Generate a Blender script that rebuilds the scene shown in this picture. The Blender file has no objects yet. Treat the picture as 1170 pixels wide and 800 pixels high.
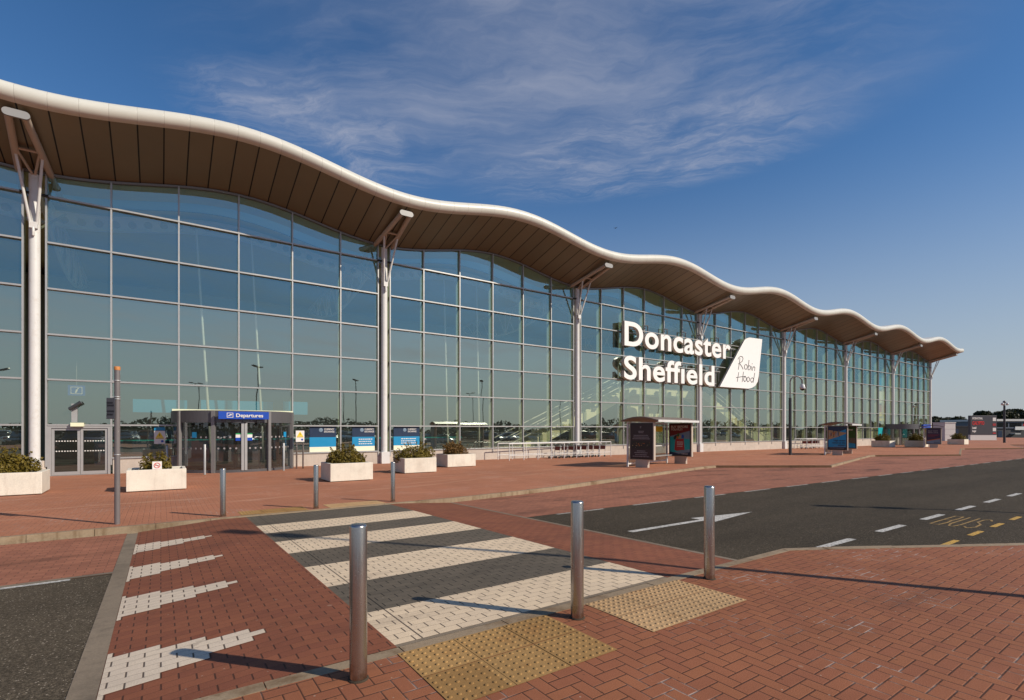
import bpy, bmesh, math, random
from mathutils import Vector, Matrix
from mathutils.geometry import tessellate_polygon
random.seed(7)
C = bpy.context.scene.collection
S = bpy.context.scene
rad = math.radians

# ------------------------------------------------------------------ camera
CAM_H = 1.6
HEAD = 55.312                     # angle between the view axis and the facade direction (+X)
cd = bpy.data.cameras.new('camera'); cam = bpy.data.objects.new('camera', cd); C.objects.link(cam)
cam.location = (0, 0, CAM_H)
cam.rotation_euler = (rad(90), 0, -rad(90 - HEAD))
cd.sensor_width = 36; cd.lens = 580 / 1170 * 36
cd.shift_y = 90 / 1170
cd.clip_start = .05; cd.clip_end = 4000
S.camera = cam

# ------------------------------------------------------------------ sky, sun, exposure
SUN_EL = rad(32.8)
SX, SY = .555, -.832              # horizontal direction towards the sun
w = bpy.data.worlds.new('World'); S.world = w; w.use_nodes = True
SKY_STRENGTH = .104
SUN_STRENGTH = 4.9
EXPOSURE = -.12
S.view_settings.view_transform = 'Standard'; S.view_settings.look = 'None'
S.view_settings.exposure = EXPOSURE; S.view_settings.gamma = 1; S.view_settings.use_curve_mapping = False
ld = bpy.data.lights.new('sun', 'SUN'); ld.energy = SUN_STRENGTH; ld.angle = rad(.53); ld.color = (1, .885, .725)
sun = bpy.data.objects.new('sun', ld); C.objects.link(sun)
sv = Vector((SX * math.cos(SUN_EL), SY * math.cos(SUN_EL), math.sin(SUN_EL)))
sun.rotation_euler = (-sv).to_track_quat('-Z', 'Y').to_euler(); sun.location = sv * 60
S.cycles.use_denoising = True
S.cycles.max_bounces = 8; S.cycles.transparent_max_bounces = 24; S.cycles.glossy_bounces = 4
S.cycles.caustics_reflective = False; S.cycles.caustics_refractive = False

# ------------------------------------------------------------------ node helpers
class E:
    """a value in a node tree that can be calculated with"""
    tree = None
    def __init__(s, sock): s.s = sock
    @staticmethod
    def m(op, *a):
        n = E.tree.nodes.new('ShaderNodeMath'); n.operation = op
        for i, v in enumerate(a):
            if isinstance(v, E): E.tree.links.new(v.s, n.inputs[i])
            else: n.inputs[i].default_value = v
        return E(n.outputs[0])
    def __add__(s, o): return E.m('ADD', s, o)
    __radd__ = __add__
    def __sub__(s, o): return E.m('SUBTRACT', s, o)
    def __rsub__(s, o): return E.m('SUBTRACT', o, s)
    def __mul__(s, o): return E.m('MULTIPLY', s, o)
    __rmul__ = __mul__
    def __truediv__(s, o): return E.m('DIVIDE', s, o)
    def floor(s): return E.m('FLOOR', s)
    def mod(s, o): return E.m('FLOORED_MODULO', s, o)
    def lt(s, o): return E.m('LESS_THAN', s, o)
    def gt(s, o): return E.m('GREATER_THAN', s, o)
    def mn(s, o): return E.m('MINIMUM', s, o)
    def mx(s, o): return E.m('MAXIMUM', s, o)
    def abs(s): return E.m('ABSOLUTE', s)
    def step(s, a, b):            # smooth step from a to b
        n = E.tree.nodes.new('ShaderNodeMapRange'); n.interpolation_type = 'SMOOTHSTEP'
        E.tree.links.new(s.s, n.inputs[0])
        n.inputs[1].default_value = a; n.inputs[2].default_value = b
        return E(n.outputs[0])

def new_tree(m):
    m.use_nodes = True
    t = m.node_tree; t.nodes.clear(); E.tree = t
    return t
def geo_pos():
    return E.tree.nodes.new('ShaderNodeNewGeometry').outputs['Position']
def obj_pos():
    return E.tree.nodes.new('ShaderNodeTexCoord').outputs['Object']
def xyz(sock):
    n = E.tree.nodes.new('ShaderNodeSeparateXYZ'); E.tree.links.new(sock, n.inputs[0])
    return E(n.outputs[0]), E(n.outputs[1]), E(n.outputs[2])
def comb(x, y, z=0):
    n = E.tree.nodes.new('ShaderNodeCombineXYZ')
    for i, v in enumerate((x, y, z)):
        if isinstance(v, E): E.tree.links.new(v.s, n.inputs[i])
        else: n.inputs[i].default_value = v
    return n.outputs[0]
def noise(vec, scale, detail=4, rough=.55, dist=0, four=False):
    n = E.tree.nodes.new('ShaderNodeTexNoise')
    E.tree.links.new(vec, n.inputs['Vector'])
    n.inputs['Scale'].default_value = scale; n.inputs['Detail'].default_value = detail
    n.inputs['Roughness'].default_value = rough; n.inputs['Distortion'].default_value = dist
    return E(n.outputs['Fac'])
def wnoise(vec):
    n = E.tree.nodes.new('ShaderNodeTexWhiteNoise'); n.noise_dimensions = '3D'
    E.tree.links.new(vec, n.inputs['Vector'])
    return E(n.outputs['Value'])
def voro(vec, scale):
    n = E.tree.nodes.new('ShaderNodeTexVoronoi'); E.tree.links.new(vec, n.inputs['Vector'])
    n.inputs['Scale'].default_value = scale
    return E(n.outputs['Distance']), n.outputs['Color']
def mix(f, a, b):
    n = E.tree.nodes.new('ShaderNodeMix'); n.data_type = 'RGBA'
    for i, v in ((0, f), (6, a), (7, b)):
        if isinstance(v, E): E.tree.links.new(v.s, n.inputs[i])
        elif isinstance(v, bpy.types.NodeSocket): E.tree.links.new(v, n.inputs[i])
        elif i == 0: n.inputs[i].default_value = v
        else: n.inputs[i].default_value = (*v, 1)
    return n.outputs[2]
def scale_col(c, f):
    n = E.tree.nodes.new('ShaderNodeVectorMath'); n.operation = 'SCALE'
    if isinstance(c, bpy.types.NodeSocket): E.tree.links.new(c, n.inputs[0])
    else: n.inputs[0].default_value = c
    E.tree.links.new(f.s, n.inputs['Scale'])
    return n.outputs[0]
def finish(t, col, rough=.8, metal=0, bump=None, bstr=.5, bdist=.01, spec=.5, coat=0):
    b = t.nodes.new('ShaderNodeBsdfPrincipled'); o = t.nodes.new('ShaderNodeOutputMaterial')
    if isinstance(col, bpy.types.NodeSocket): t.links.new(col, b.inputs['Base Color'])
    else: b.inputs['Base Color'].default_value = (*col, 1)
    if isinstance(rough, E): t.links.new(rough.s, b.inputs['Roughness'])
    else: b.inputs['Roughness'].default_value = rough
    b.inputs['Metallic'].default_value = metal
    b.inputs['Specular IOR Level'].default_value = spec
    b.inputs['Coat Weight'].default_value = coat
    if bump is not None:
        n = t.nodes.new('ShaderNodeBump'); n.inputs['Strength'].default_value = bstr; n.inputs['Distance'].default_value = bdist
        t.links.new(bump.s, n.inputs['Height']); t.links.new(n.outputs[0], b.inputs['Normal'])
    t.links.new(b.outputs[0], o.inputs[0])
    return b

M = {}
def plain(name, col, rough=.6, metal=0, var=.12, sc=3., bump=0, spec=.5, fine=0, dirt=None):
    """one paint or stuff with soft unevenness; dirt = (colour, amount)"""
    m = bpy.data.materials.new(name); t = new_tree(m); p = obj_pos()
    n = noise(p, sc, 5)
    f = (n - .5) * (2 * var) + 1.
    if fine: f = f * ((noise(p, sc * 25, 2) - .5) * (2 * fine) + 1.)
    c = scale_col(col, f)
    if dirt:
        d = noise(p, sc * 1.7, 6, .65).step(.50, .72) * dirt[1]
        c = mix(d, c, dirt[0])
    r = (n - .5) * .2 + rough
    finish(t, c, r, metal, noise(p, sc * 12, 3) if bump else None, bump or .1, .01, spec)
    M[name] = m
    return m

# ------------------------------------------------------------------ sky texture with thin cirrus
t = w.node_tree; t.nodes.clear(); E.tree = t
sk = t.nodes.new('ShaderNodeTexSky'); sk.sky_type = 'NISHITA'; sk.sun_disc = False
sk.sun_elevation = SUN_EL; sk.sun_rotation = math.atan2(SX, SY)
sk.altitude = 0; sk.air_density = 1.0; sk.dust_density = .25; sk.ozone_density = 1.6
tc = t.nodes.new('ShaderNodeTexCoord'); dx, dy, dz = xyz(tc.outputs['Generated'])
h = dz.mx(.02)
u, v = dx / h, dy / h             # where the line of sight meets a flat layer of cloud
ca, sa = math.cos(rad(-44)), math.sin(rad(-44))
p1, p2 = u * ca + v * sa, v * ca - u * sa
warp = noise(comb(u, v, 1.7), 1.3, 4) - .5
warp2 = noise(comb(u, v, 7.7), 3.1, 4) - .5
q = comb(p1 * .75 + warp * .5 + warp2 * .2, p2 * 2.3 + warp * 1.1 + warp2 * .35, .3)
fib = noise(q, 1.9, 11, .66, .1)
body = noise(comb(u * .9 + 3.1, v * .9, 4.), 1.2, 5, .55)
# a broad veil: an ellipse in the cloud layer
def ell(cx, cy, rx, ry, ang):
    c, s = math.cos(rad(ang)), math.sin(rad(ang))
    a, b = u - cx, v - cy
    a, b = a * c + b * s, b * c - a * s
    return 1. - (a * a * (1 / rx ** 2) + b * b * (1 / ry ** 2)).step(.15, 1.)
veil = ell(.95, 1.10, 1.15, .80, -38)
cloud = (fib.step(.34, .78) * .72 + body.step(.3, .75) * .36) * veil
fine = noise(comb(p1 * 1.3 + warp * 1.2 + warp2 * .5, p2 * 4.2 + warp * 1.6 + warp2 * 1.2, 2.), 2.1, 12, .68, .12).step(.38, .80)
cloud = cloud + fine * (ell(1.45, 1.28, .80, .36, -56) * 1.05 + ell(.47, 1.80, .55, .34, 10) * 1.0)
# loose wisps all round the sky behind the camera, seen in the glass
cloud = cloud + (fib.step(.42, .8) * .8 + body.step(.45, .8) * .5) * (1. - dy.step(-.4, .05)) * 1.1
cloud = cloud * dz.step(.03, .16)
low = noise(comb(dx * 1.6 + warp * .3, dy * 1.6, dz * 7.), 1.7, 8, .62, .3).step(.44, .74)
cloud = (cloud + low * dz.step(.02, .10) * (1. - dz.step(.22, .50)) * (1. - dy.step(-.35, .05)) * 1.3).mn(1.5)
hs = t.nodes.new('ShaderNodeHueSaturation'); hs.inputs['Saturation'].default_value = 1.27
t.links.new(sk.outputs[0], hs.inputs['Color'])
tn = t.nodes.new('ShaderNodeVectorMath'); tn.operation = 'MULTIPLY'; tn.inputs[1].default_value = (1.02, 1.05, 1.14)
t.links.new(hs.outputs[0], tn.inputs[0])
haze = 1. - dz.step(-.06, .46)
sky = mix(haze * .95, tn.outputs[0], (4.15, 4.55, 5.05))
col = mix((cloud.mn(1.5) * .50).mn(.7), sky, (4.9, 5.05, 5.9))
bg = t.nodes.new('ShaderNodeBackground'); bg.inputs[1].default_value = SKY_STRENGTH
t.links.new(col, bg.inputs[0])
t.links.new(bg.outputs[0], t.nodes.new('ShaderNodeOutputWorld').inputs[0])

# ------------------------------------------------------------------ paving and other surface materials
def stains(p, amount=.35):
    a = noise(p, .35, 6, .6); b = noise(p, 2.3, 5, .65)
    return (a - .5) * amount * 1.6 + (b - .5) * amount + 1.
def sandy(c, p, d, lo=.50, hi=.64, col=(.62, .52, .46), amt=.6):
    """pale sand left in the joints here and there"""
    f = noise(p, .9, 4, .6).step(lo, hi) * (1. - d.step(.02, .09)) * noise(p, 7., 3, .6).step(.40, .55) * amt
    return mix(f, c, col)
def gum(c, p, amt=.5):
    d, k = voro(p, 3.1); e, k2 = voro(p, 13.)
    kx, ky, kz = xyz(k); ex, ey, ez = xyz(k2)
    sel = d.lt(kx * .075) * (.5 + ky * .5) * amt
    c = mix(sel, c, (.40, .30, .22))
    c = mix(e.lt(.09) * ex.gt(.7) * amt * 1.3, c, (.46, .36, .28))
    return mix(e.lt(.11) * ey.gt(.86) * amt, c, (.05, .03, .02))

def herring(name, c1, c2, joint, arcs=False):
    m = bpy.data.materials.new(name); t = new_tree(m); p = geo_pos(); X, Y, Z = xyz(p)
    x, y = X * 10., Y * 10.
    i, j = x.floor(), y.floor(); u, v = x - i, y - j
    s = (i - j).mod(4.)
    i0, i1 = s.lt(.5), s.gt(.5) * s.lt(1.5)
    i2, i3 = s.gt(1.5) * s.lt(2.5), s.gt(2.5)
    d = (u + i1 * 9.).mn((1. - u) + i0 * 9.).mn(v + i2 * 9.).mn((1. - v) + i3 * 9.)
    rid = wnoise(comb(i - i1, j - i2, .5))
    c = mix(rid, c1, c2)
    c = scale_col(c, stains(p) * ((noise(p, 130, 3, .7) - .5) * .9 + 1.) * ((rid - .5) * .22 + 1.))
    jm = 1. - d.step(.015, .06)
    c = mix(jm, c, joint)
    patch = noise(comb((X * .45).floor() + noise(p, 1.1, 3).floor(), (Y * .6).floor(), 0), 3.3, 2) - .5
    c = scale_col(c, patch * .22 + 1.)
    scuff = noise(comb(X * .35 + noise(p, .6, 3), Y * 1.3, 1.), 1.6, 6, .65).step(.54, .74)
    c = mix(scuff * .30, c, joint)
    if arcs:
        wob = (noise(p, .25, 2) - .5) * 1.6
        for k, (y0, sl, cv) in enumerate(((14.3, .10, .030), (15.9, .02, .022), (18.4, -.03, .012))):
            dist = (Y - X * sl - X * X * cv * .3 + wob - y0).abs()
            c = mix((1. - dist.step(.03, .16)) * noise(p, .6, 3).step(.35, .6) * .38, c, (.56, .33, .22))
    c = sandy(c, p, d)
    c = gum(c, p)
    hgt = d.step(.0, .09) + noise(p, 110, 3, .7) * .4 + rid * .25
    finish(t, c, .85, 0, hgt, .55, .006, .3)
    M[name] = m
def stretcher(name, c1, c2, joint, edge=False, dark=1., stain_amt=.35):
    m = bpy.data.materials.new(name); t = new_tree(m); p = geo_pos(); X, Y, Z = xyz(p)
    y = Y * 10.; j = y.floor(); v = y - j
    x = X * 5. + j.mod(2.) * .5; i = x.floor(); u = x - i
    du = (u * 2.).mn((1. - u) * 2.)
    dv = v.mn(1. - v) * 1.6
    d = du.mn(dv)
    if edge: d = d.mn((X - 1.655).abs() * 8.)
    rid = wnoise(comb(i, j, .5))
    c = mix(rid, c1, c2)
    c = scale_col(c, stains(p, stain_amt) * ((noise(p, 120, 3, .7) - .5) * .7 + 1.) * ((rid - .5) * .15 + 1.))
    jm = (1. - du.step(.03, .085)).mx((1. - dv.step(.01, .06)) * .55)
    if edge: jm = jm.mx(1. - ((X - 1.655).abs() * 8.).step(.03, .08))
    c = mix(jm * dark, c, joint)
    rub = noise(comb(X * .30, Y * 1.9 + noise(p, .7, 3), 1.), 1.5, 6, .68).step(.50, .76)
    c = mix(rub * .34, c, joint)
    spot = noise(p, 6., 5, .7).step(.60, .70)
    c = mix(spot * .30, c, joint)
    c = gum(c, p, .35)
    hgt = d.step(.0, .09) + noise(p, 110, 3, .7) * .35 + rid * .15
    finish(t, c, .85, 0, hgt, .5, .006, .3)
    M[name] = m
herring('red_block_herringbone', (.335, .127, .060), (.240, .087, .045), (.075, .033, .020))
herring('pale_red_block_herringbone', (.475, .200, .112), (.385, .158, .090), (.23, .10, .06), True)
stretcher('red_block_rows', (.272, .096, .050), (.195, .067, .038), (.055, .026, .018), dark=.8)
stretcher('white_block_rows', (.80, .635, .44), (.64, .51, .36), (.12, .09, .07), edge=True, stain_amt=.25)
stretcher('white_block_marks', (.72, .60, .46), (.60, .50, .39), (.12, .09, .07), stain_amt=.25)
stretcher('dark_block_rows', (.145, .120, .090), (.105, .088, .067), (.030, .025, .020), edge=True, stain_amt=.25)

def lay_by():
    m = bpy.data.materials.new('red_block_road'); t = new_tree(m); p = geo_pos(); X, Y, Z = xyz(p)
    y = Y * 10.; j = y.floor(); v = y - j
    x = X * 5. + j.mod(2.) * .5; i = x.floor(); u = x - i
    du = (u * 2.).mn((1. - u) * 2.); dv = v.mn(1. - v) * 1.6; d = du.mn(dv)
    rid = wnoise(comb(i, j, .5))
    c = mix(rid, (.370, .150, .088), (.285, .112, .068))
    tyre = noise(comb(X * .22, Y * .8, 0), 1.2, 5, .6).step(.48, .72)      # rubber laid down along the lane
    oil = noise(p, .8, 6, .7).step(.62, .76)
    c = scale_col(c, stains(p, .4) * (1. - tyre * .45) * (1. - oil * .45))
    c = mix((1. - d.step(.02, .08)) * .6, c, (.06, .03, .02))
    finish(t, c, .8, 0, d.step(0, .09) + noise(p, 45, 3) * .2, .4, .005, .35)
    M['red_block_road'] = m
lay_by()

def asphalt(name, k):
    m = bpy.data.materials.new(name); t = new_tree(m); p = geo_pos()
    d, cell = voro(p, 85.); X, Y, Z = xyz(p)
    a = noise(p, 140, 3, .7).step(.25, .75)
    kx, ky, kz = xyz(cell)
    c = mix(a * .5 + kx * kx * .6, (.014, .0112, .0078), (.128, .103, .072))
    c = mix(kx.gt(.965) * d.lt(.45) * .8, c, (.34, .29, .23))
    lane = noise(comb(X * .10, Y * .7, 0), 1.3, 4).step(.35, .75)
    c = scale_col(c, stains(p, .3) * (1. - lane * .26) * k)
    finish(t, c, .9, 0, a + (1. - d) * .4, .5, .006, .15)
    M[name] = m
asphalt('asphalt', 1.05); asphalt('pale_asphalt', 1.6)

def concrete(name, col, dark, rust=.5):
    m = bpy.data.materials.new(name); t = new_tree(m); p = geo_pos()
    f = stains(p, .35) * ((noise(p, 50, 3) - .5) * .5 + 1.)
    c = scale_col(col, f)
    c = mix(noise(p, 1.6, 6, .65).step(.5, .72) * rust, c, dark)
    X, Y, Z = xyz(p); run = noise(comb(X * 9., Y * 9., Z * .8), 1., 5, .6).step(.50, .74)
    c = mix(run * rust * .8, c, dark)
    finish(t, c, .85, 0, noise(p, 70, 4), .35, .006, .3)
    M[name] = m
concrete('kerb_stone', (.31, .235, .155), (.15, .09, .045), .8)
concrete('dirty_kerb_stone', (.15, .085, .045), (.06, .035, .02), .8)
concrete('edge_stone', (.235, .187, .135), (.10, .08, .06))
concrete('pale_concrete', (.74, .695, .60), (.45, .37, .29), .28)
concrete('plinth_render', (.52, .46, .40), (.33, .27, .22), .3)
def tactile():
    m = bpy.data.materials.new('tactile_slab'); t = new_tree(m); p = geo_pos(); X, Y, Z = xyz(p)
    rid = wnoise(comb((X * 2.24).floor(), (Y * 2.33).floor(), .2))
    c = mix(rid, (.375, .225, .085), (.29, .165, .058))
    c = mix(X.gt(3.), c, (.47, .305, .155))
    c = scale_col(c, stains(p, .5) * ((noise(p, 70, 3) - .5) * .4 + 1.))
    c = mix(noise(p, 3., 6, .7).step(.52, .7) * .35, c, (.26, .11, .03))
    finish(t, c, .82, 0, noise(p, 80, 3), .3, .004, .3)
    M['tactile_slab'] = m
tactile()
def road_paint(name, col, lo=.47, hi=.60):
    m = bpy.data.materials.new(name); t = new_tree(m); p = geo_pos()
    worn = noise(p, 30, 5, .75).step(lo, hi)
    c = mix(worn * .75, col, (.07, .065, .055))
    finish(t, scale_col(c, stains(p, .3)), .7, 0, noise(p, 90, 3), .4, .004)
    M[name] = m
road_paint('white_road_paint', (.62, .60, .55)); road_paint('yellow_road_paint', (.62, .36, .05)); road_paint('worn_white_paint', (.55, .52, .46), .44, .56); road_paint('worn_yellow_paint', (.50, .29, .05), .42, .54)
plain('dry_grass', (.075, .085, .028), .9, var=.4, sc=.15, fine=.3)
plain('white_steel', (.68, .685, .68), .35, var=.05, dirt=((.45, .36, .27), .25))
plain('warm_white_steel', (.50, .43, .36), .38, var=.05)
plain('shelter_roof', (.20, .155, .125), .5, var=.15)
plain('end_plate_grey', (.30, .30, .30), .4, var=.05)
plain('aluminium', (.42, .425, .425), .38, .35, var=.06)
plain('dark_aluminium', (.115, .115, .122), .38, .3, var=.08)
plain('grey_aluminium', (.23, .225, .225), .38, .3, var=.08)
plain('black_frame', (.012, .012, .014), .4, var=.1)
plain('roof_white', (.70, .66, .585), .40, var=.05)
plain('interior_floor', (.16, .155, .14), .35, var=.1)
plain('interior_wall', (.19, .20, .185), .7, var=.15, sc=.4)
plain('interior_ceiling', (.72, .62, .34), .7, var=.1)
plain('cream_panel', (.88, .86, .66), .6, var=.06)
plain('fin_cream', (.80, .82, .58), .55, var=.05)
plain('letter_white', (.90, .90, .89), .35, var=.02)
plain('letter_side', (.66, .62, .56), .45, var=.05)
plain('ink_black', (.015, .015, .02), .5, var=.05)
plain('white_print', (.78, .77, .74), .5, var=.03)
plain('grey_print', (.30, .28, .29), .5, var=.05)
plain('sign_blue', (.008, .065, .42), .35, var=.05)
plain('sky_blue_print', (.008, .26, .52), .4, var=.06)
plain('navy_print', (.010, .028, .072), .4, var=.1)
plain('teal_print', (.01, .38, .42), .4, var=.1)
plain('yellow_print', (.85, .62, .02), .5, var=.04)
plain('red_print', (.36, .025, .03), .5, var=.1)
plain('bright_red_print', (.62, .03, .03), .5, var=.06)
plain('dark_red_print', (.16, .012, .014), .5, var=.15)
plain('orange_print', (.45, .12, .02), .5, var=.15)
plain('purple_print', (.026, .012, .050), .35, var=.15)
plain('plum_print', (.026, .014, .022), .35, var=.3, sc=1.5)
plain('sand_print', (.42, .27, .13), .5, var=.4, sc=6)
plain('leaf_print', (.03, .10, .015), .5, var=.6, sc=6)
plain('stone_print', (.12, .10, .07), .5, var=.5, sc=5)
plain('pale_sky_print', (.17, .25, .34), .5, var=.35, sc=2)
plain('green_print', (.02, .30, .09), .5)
plain('soil', (.05, .035, .022), .95, var=.4, sc=8, bump=.5)
plain('bark', (.07, .05, .035), .95, var=.3, sc=6, bump=.5)
plain('pole_grey', (.19, .172, .172), .4, .2, var=.08)
plain('pole_dark', (.055, .060, .068), .45, .2, var=.08)
plain('sign_grey', (.055, .056, .068), .45, var=.05)
plain('cap_orange', (.52, .20, .05), .6)
plain('rubber', (.018, .018, .018), .8)
plain('slate_cladding', (.11, .13, .17), .5, var=.08)
plain('dark_cladding', (.045, .045, .05), .6, var=.15)
plain('white_cladding', (.66, .65, .63), .5, var=.06)
plain('car_glass', (.012, .014, .016), .08, var=.05)
plain('lamp_lens', (.6, .6, .55), .2)

def steel():
    m = bpy.data.materials.new('brushed_steel'); t = new_tree(m); p = obj_pos(); X, Y, Z = xyz(p)
    st = noise(comb(X * 3., Y * 3., Z * 160.), 2., 4)
    sp = noise(p, 26, 5, .7).step(.64, .74)
    low = (1. - Z.step(.0, .20)) * noise(p, 9, 5, .7).step(.35, .6)
    c = mix(sp * .45, (.46, .435, .41), (.20, .16, .12))
    c = mix(low * .75, c, (.23, .15, .085))
    finish(t, c, st * .10 + .19 + sp * .25, .95, st, .05, .002)
    M['brushed_steel'] = m
steel()
def leaf(name, a, b, sc=1.2):
    m = bpy.data.materials.new(name); t = new_tree(m); p = obj_pos()
    g = E.tree.nodes.new('ShaderNodeObjectInfo')
    f = noise(p, sc, 3).step(.3, .7) * .5 + noise(p, sc * 18, 2).step(.3, .7) * .5
    b_ = finish(t, mix(f, a, b), .55, 0, spec=.35)
    m2 = t.nodes.new('ShaderNodeBsdfTranslucent'); t.links.new(mix(f, a, b), m2.inputs[0])
    ms = t.nodes.new('ShaderNodeMixShader'); ms.inputs[0].default_value = .22
    t.links.new(b_.outputs[0], ms.inputs[1]); t.links.new(m2.outputs[0], ms.inputs[2])
    for n in t.nodes:
        if n.type == 'OUTPUT_MATERIAL': t.links.new(ms.outputs[0], n.inputs[0])
    M[name] = m
leaf('shrub_leaf', (.085, .068, .010), (.235, .175, .022), 3.)
leaf('shrub_leaf_red', (.12, .075, .018), (.24, .13, .035), 3.)
leaf('tree_leaf', (.016, .022, .007), (.040, .044, .012), .5)

def soffit():
    m = bpy.data.materials.new('soffit_panel'); t = new_tree(m); p = geo_pos(); X, Y, Z = xyz(p)
    k = (X + 4.31) / (15.05 / 17); i = k.floor(); f = k - i
    d = f.mn(1. - f)
    n = wnoise(comb(i, 0., 0.))
    c = scale_col((.225, .180, .115), (n - .5) * .16 + 1. + (noise(p, .7, 4) - .5) * .2)
    c = mix(1. - d.step(.022, .036), c, (.006, .004, .003))
    finish(t, c, .42, .25, d.step(.01, .04), .5, .02, .5)
    M['soffit_panel'] = m
    m = bpy.data.materials.new('roof_edge_panel'); t = new_tree(m); p = geo_pos(); X, Y, Z = xyz(p)
    k = (X + 4.31) / (15.05 / 17); f = k - k.floor(); d = f.mn(1. - f)
    n = wnoise(comb(k.floor(), 1., 0.))
    c = scale_col((.64, .635, .575), (n - .5) * .06 + 1. + (noise(p, 2.2, 5) - .5) * .12)
    c = mix((1. - d.step(.004, .012)) * .5, c, (.25, .22, .19))
    c = mix((1. - (Z - Z).step(0, 1)) * 0., c, c)
    finish(t, c, .38, 0, d.step(.004, .02), .3, .01, .5)
    M['roof_edge_panel'] = m
soffit()

def glass(name, tint, refl, r0, grime=.03):
    """coated glass: clear sheet with a mirror coat that grows stronger at a glance; panes are slightly uneven"""
    m = bpy.data.materials.new(name); t = new_tree(m); p = geo_pos()
    tr = t.nodes.new('ShaderNodeBsdfTransparent'); tr.inputs[0].default_value = (*tint, 1)
    gl = t.nodes.new('ShaderNodeBsdfGlossy'); gl.inputs[0].default_value = (*refl, 1); gl.inputs[1].default_value = .004
    b = t.nodes.new('ShaderNodeBump'); b.inputs['Strength'].default_value = .25; b.inputs['Distance'].default_value = .012
    t.links.new((noise(p, .55, 2)).s, b.inputs['Height']); t.links.new(b.outputs[0], gl.inputs['Normal'])
    lw = t.nodes.new('ShaderNodeLayerWeight'); lw.inputs[0].default_value = .5
    f = E(lw.outputs['Facing']); f = f * f; f = f * f
    f = f * (1 - r0) * .9 + r0
    ms = t.nodes.new('ShaderNodeMixShader'); t.links.new(f.s, ms.inputs[0])
    t.links.new(tr.outputs[0], ms.inputs[1]); t.links.new(gl.outputs[0], ms.inputs[2])
    df = t.nodes.new('ShaderNodeBsdfDiffuse'); df.inputs[0].default_value = (.4, .42, .36, 1)
    m2 = t.nodes.new('ShaderNodeMixShader'); m2.inputs[0].default_value = grime
    t.links.new(ms.outputs[0], m2.inputs[1]); t.links.new(df.outputs[0], m2.inputs[2])
    o = t.nodes.new('ShaderNodeOutputMaterial'); t.links.new(m2.outputs[0], o.inputs[0])
    M[name] = m
glass('coated_glass', (.86, 1., .92), (.42, .76, .86), .33)
glass('pale_glass', (.96, 1., .84), (.86, 1.0, .90), .42)
glass('clear_glass_roof', (.85, .9, .88), (.9, .95, 1.), .08)
glass('clear_glass', (.40, .44, .42), (.9, .95, 1.), .12)

def fin_glass():
    m = bpy.data.materials.new('fin_glass'); t = new_tree(m)
    tr = t.nodes.new('ShaderNodeBsdfTransparent'); tr.inputs[0].default_value = (.80, .90, .76, 1)
    tl = t.nodes.new('ShaderNodeBsdfTranslucent'); tl.inputs[0].default_value = (.88, .95, .70, 1)
    df = t.nodes.new('ShaderNodeBsdfDiffuse'); df.inputs[0].default_value = (.5, .56, .42, 1)
    a = t.nodes.new('ShaderNodeMixShader'); a.inputs[0].default_value = .35; t.links.new(tl.outputs[0], a.inputs[1]); t.links.new(df.outputs[0], a.inputs[2])
    b = t.nodes.new('ShaderNodeMixShader'); b.inputs[0].default_value = .62; t.links.new(tr.outputs[0], b.inputs[1]); t.links.new(a.outputs[0], b.inputs[2])
    t.links.new(b.outputs[0], t.nodes.new('ShaderNodeOutputMaterial').inputs[0]); M['fin_glass'] = m
fin_glass()
def added_diffuser():
    m = bpy.data.materials.new('diffuser_sheet'); t = new_tree(m)  # translucent sheet for the roof slot added to light the hall
    tr = t.nodes.new('ShaderNodeBsdfTransparent'); tr.inputs[0].default_value = (.5, .52, .5, 1)
    tl = t.nodes.new('ShaderNodeBsdfTranslucent'); tl.inputs[0].default_value = (.92, .93, .86, 1)
    b = t.nodes.new('ShaderNodeMixShader'); b.inputs[0].default_value = .8; t.links.new(tr.outputs[0], b.inputs[1]); t.links.new(tl.outputs[0], b.inputs[2])
    t.links.new(b.outputs[0], t.nodes.new('ShaderNodeOutputMaterial').inputs[0]); M['diffuser_sheet'] = m
added_diffuser()

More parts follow.
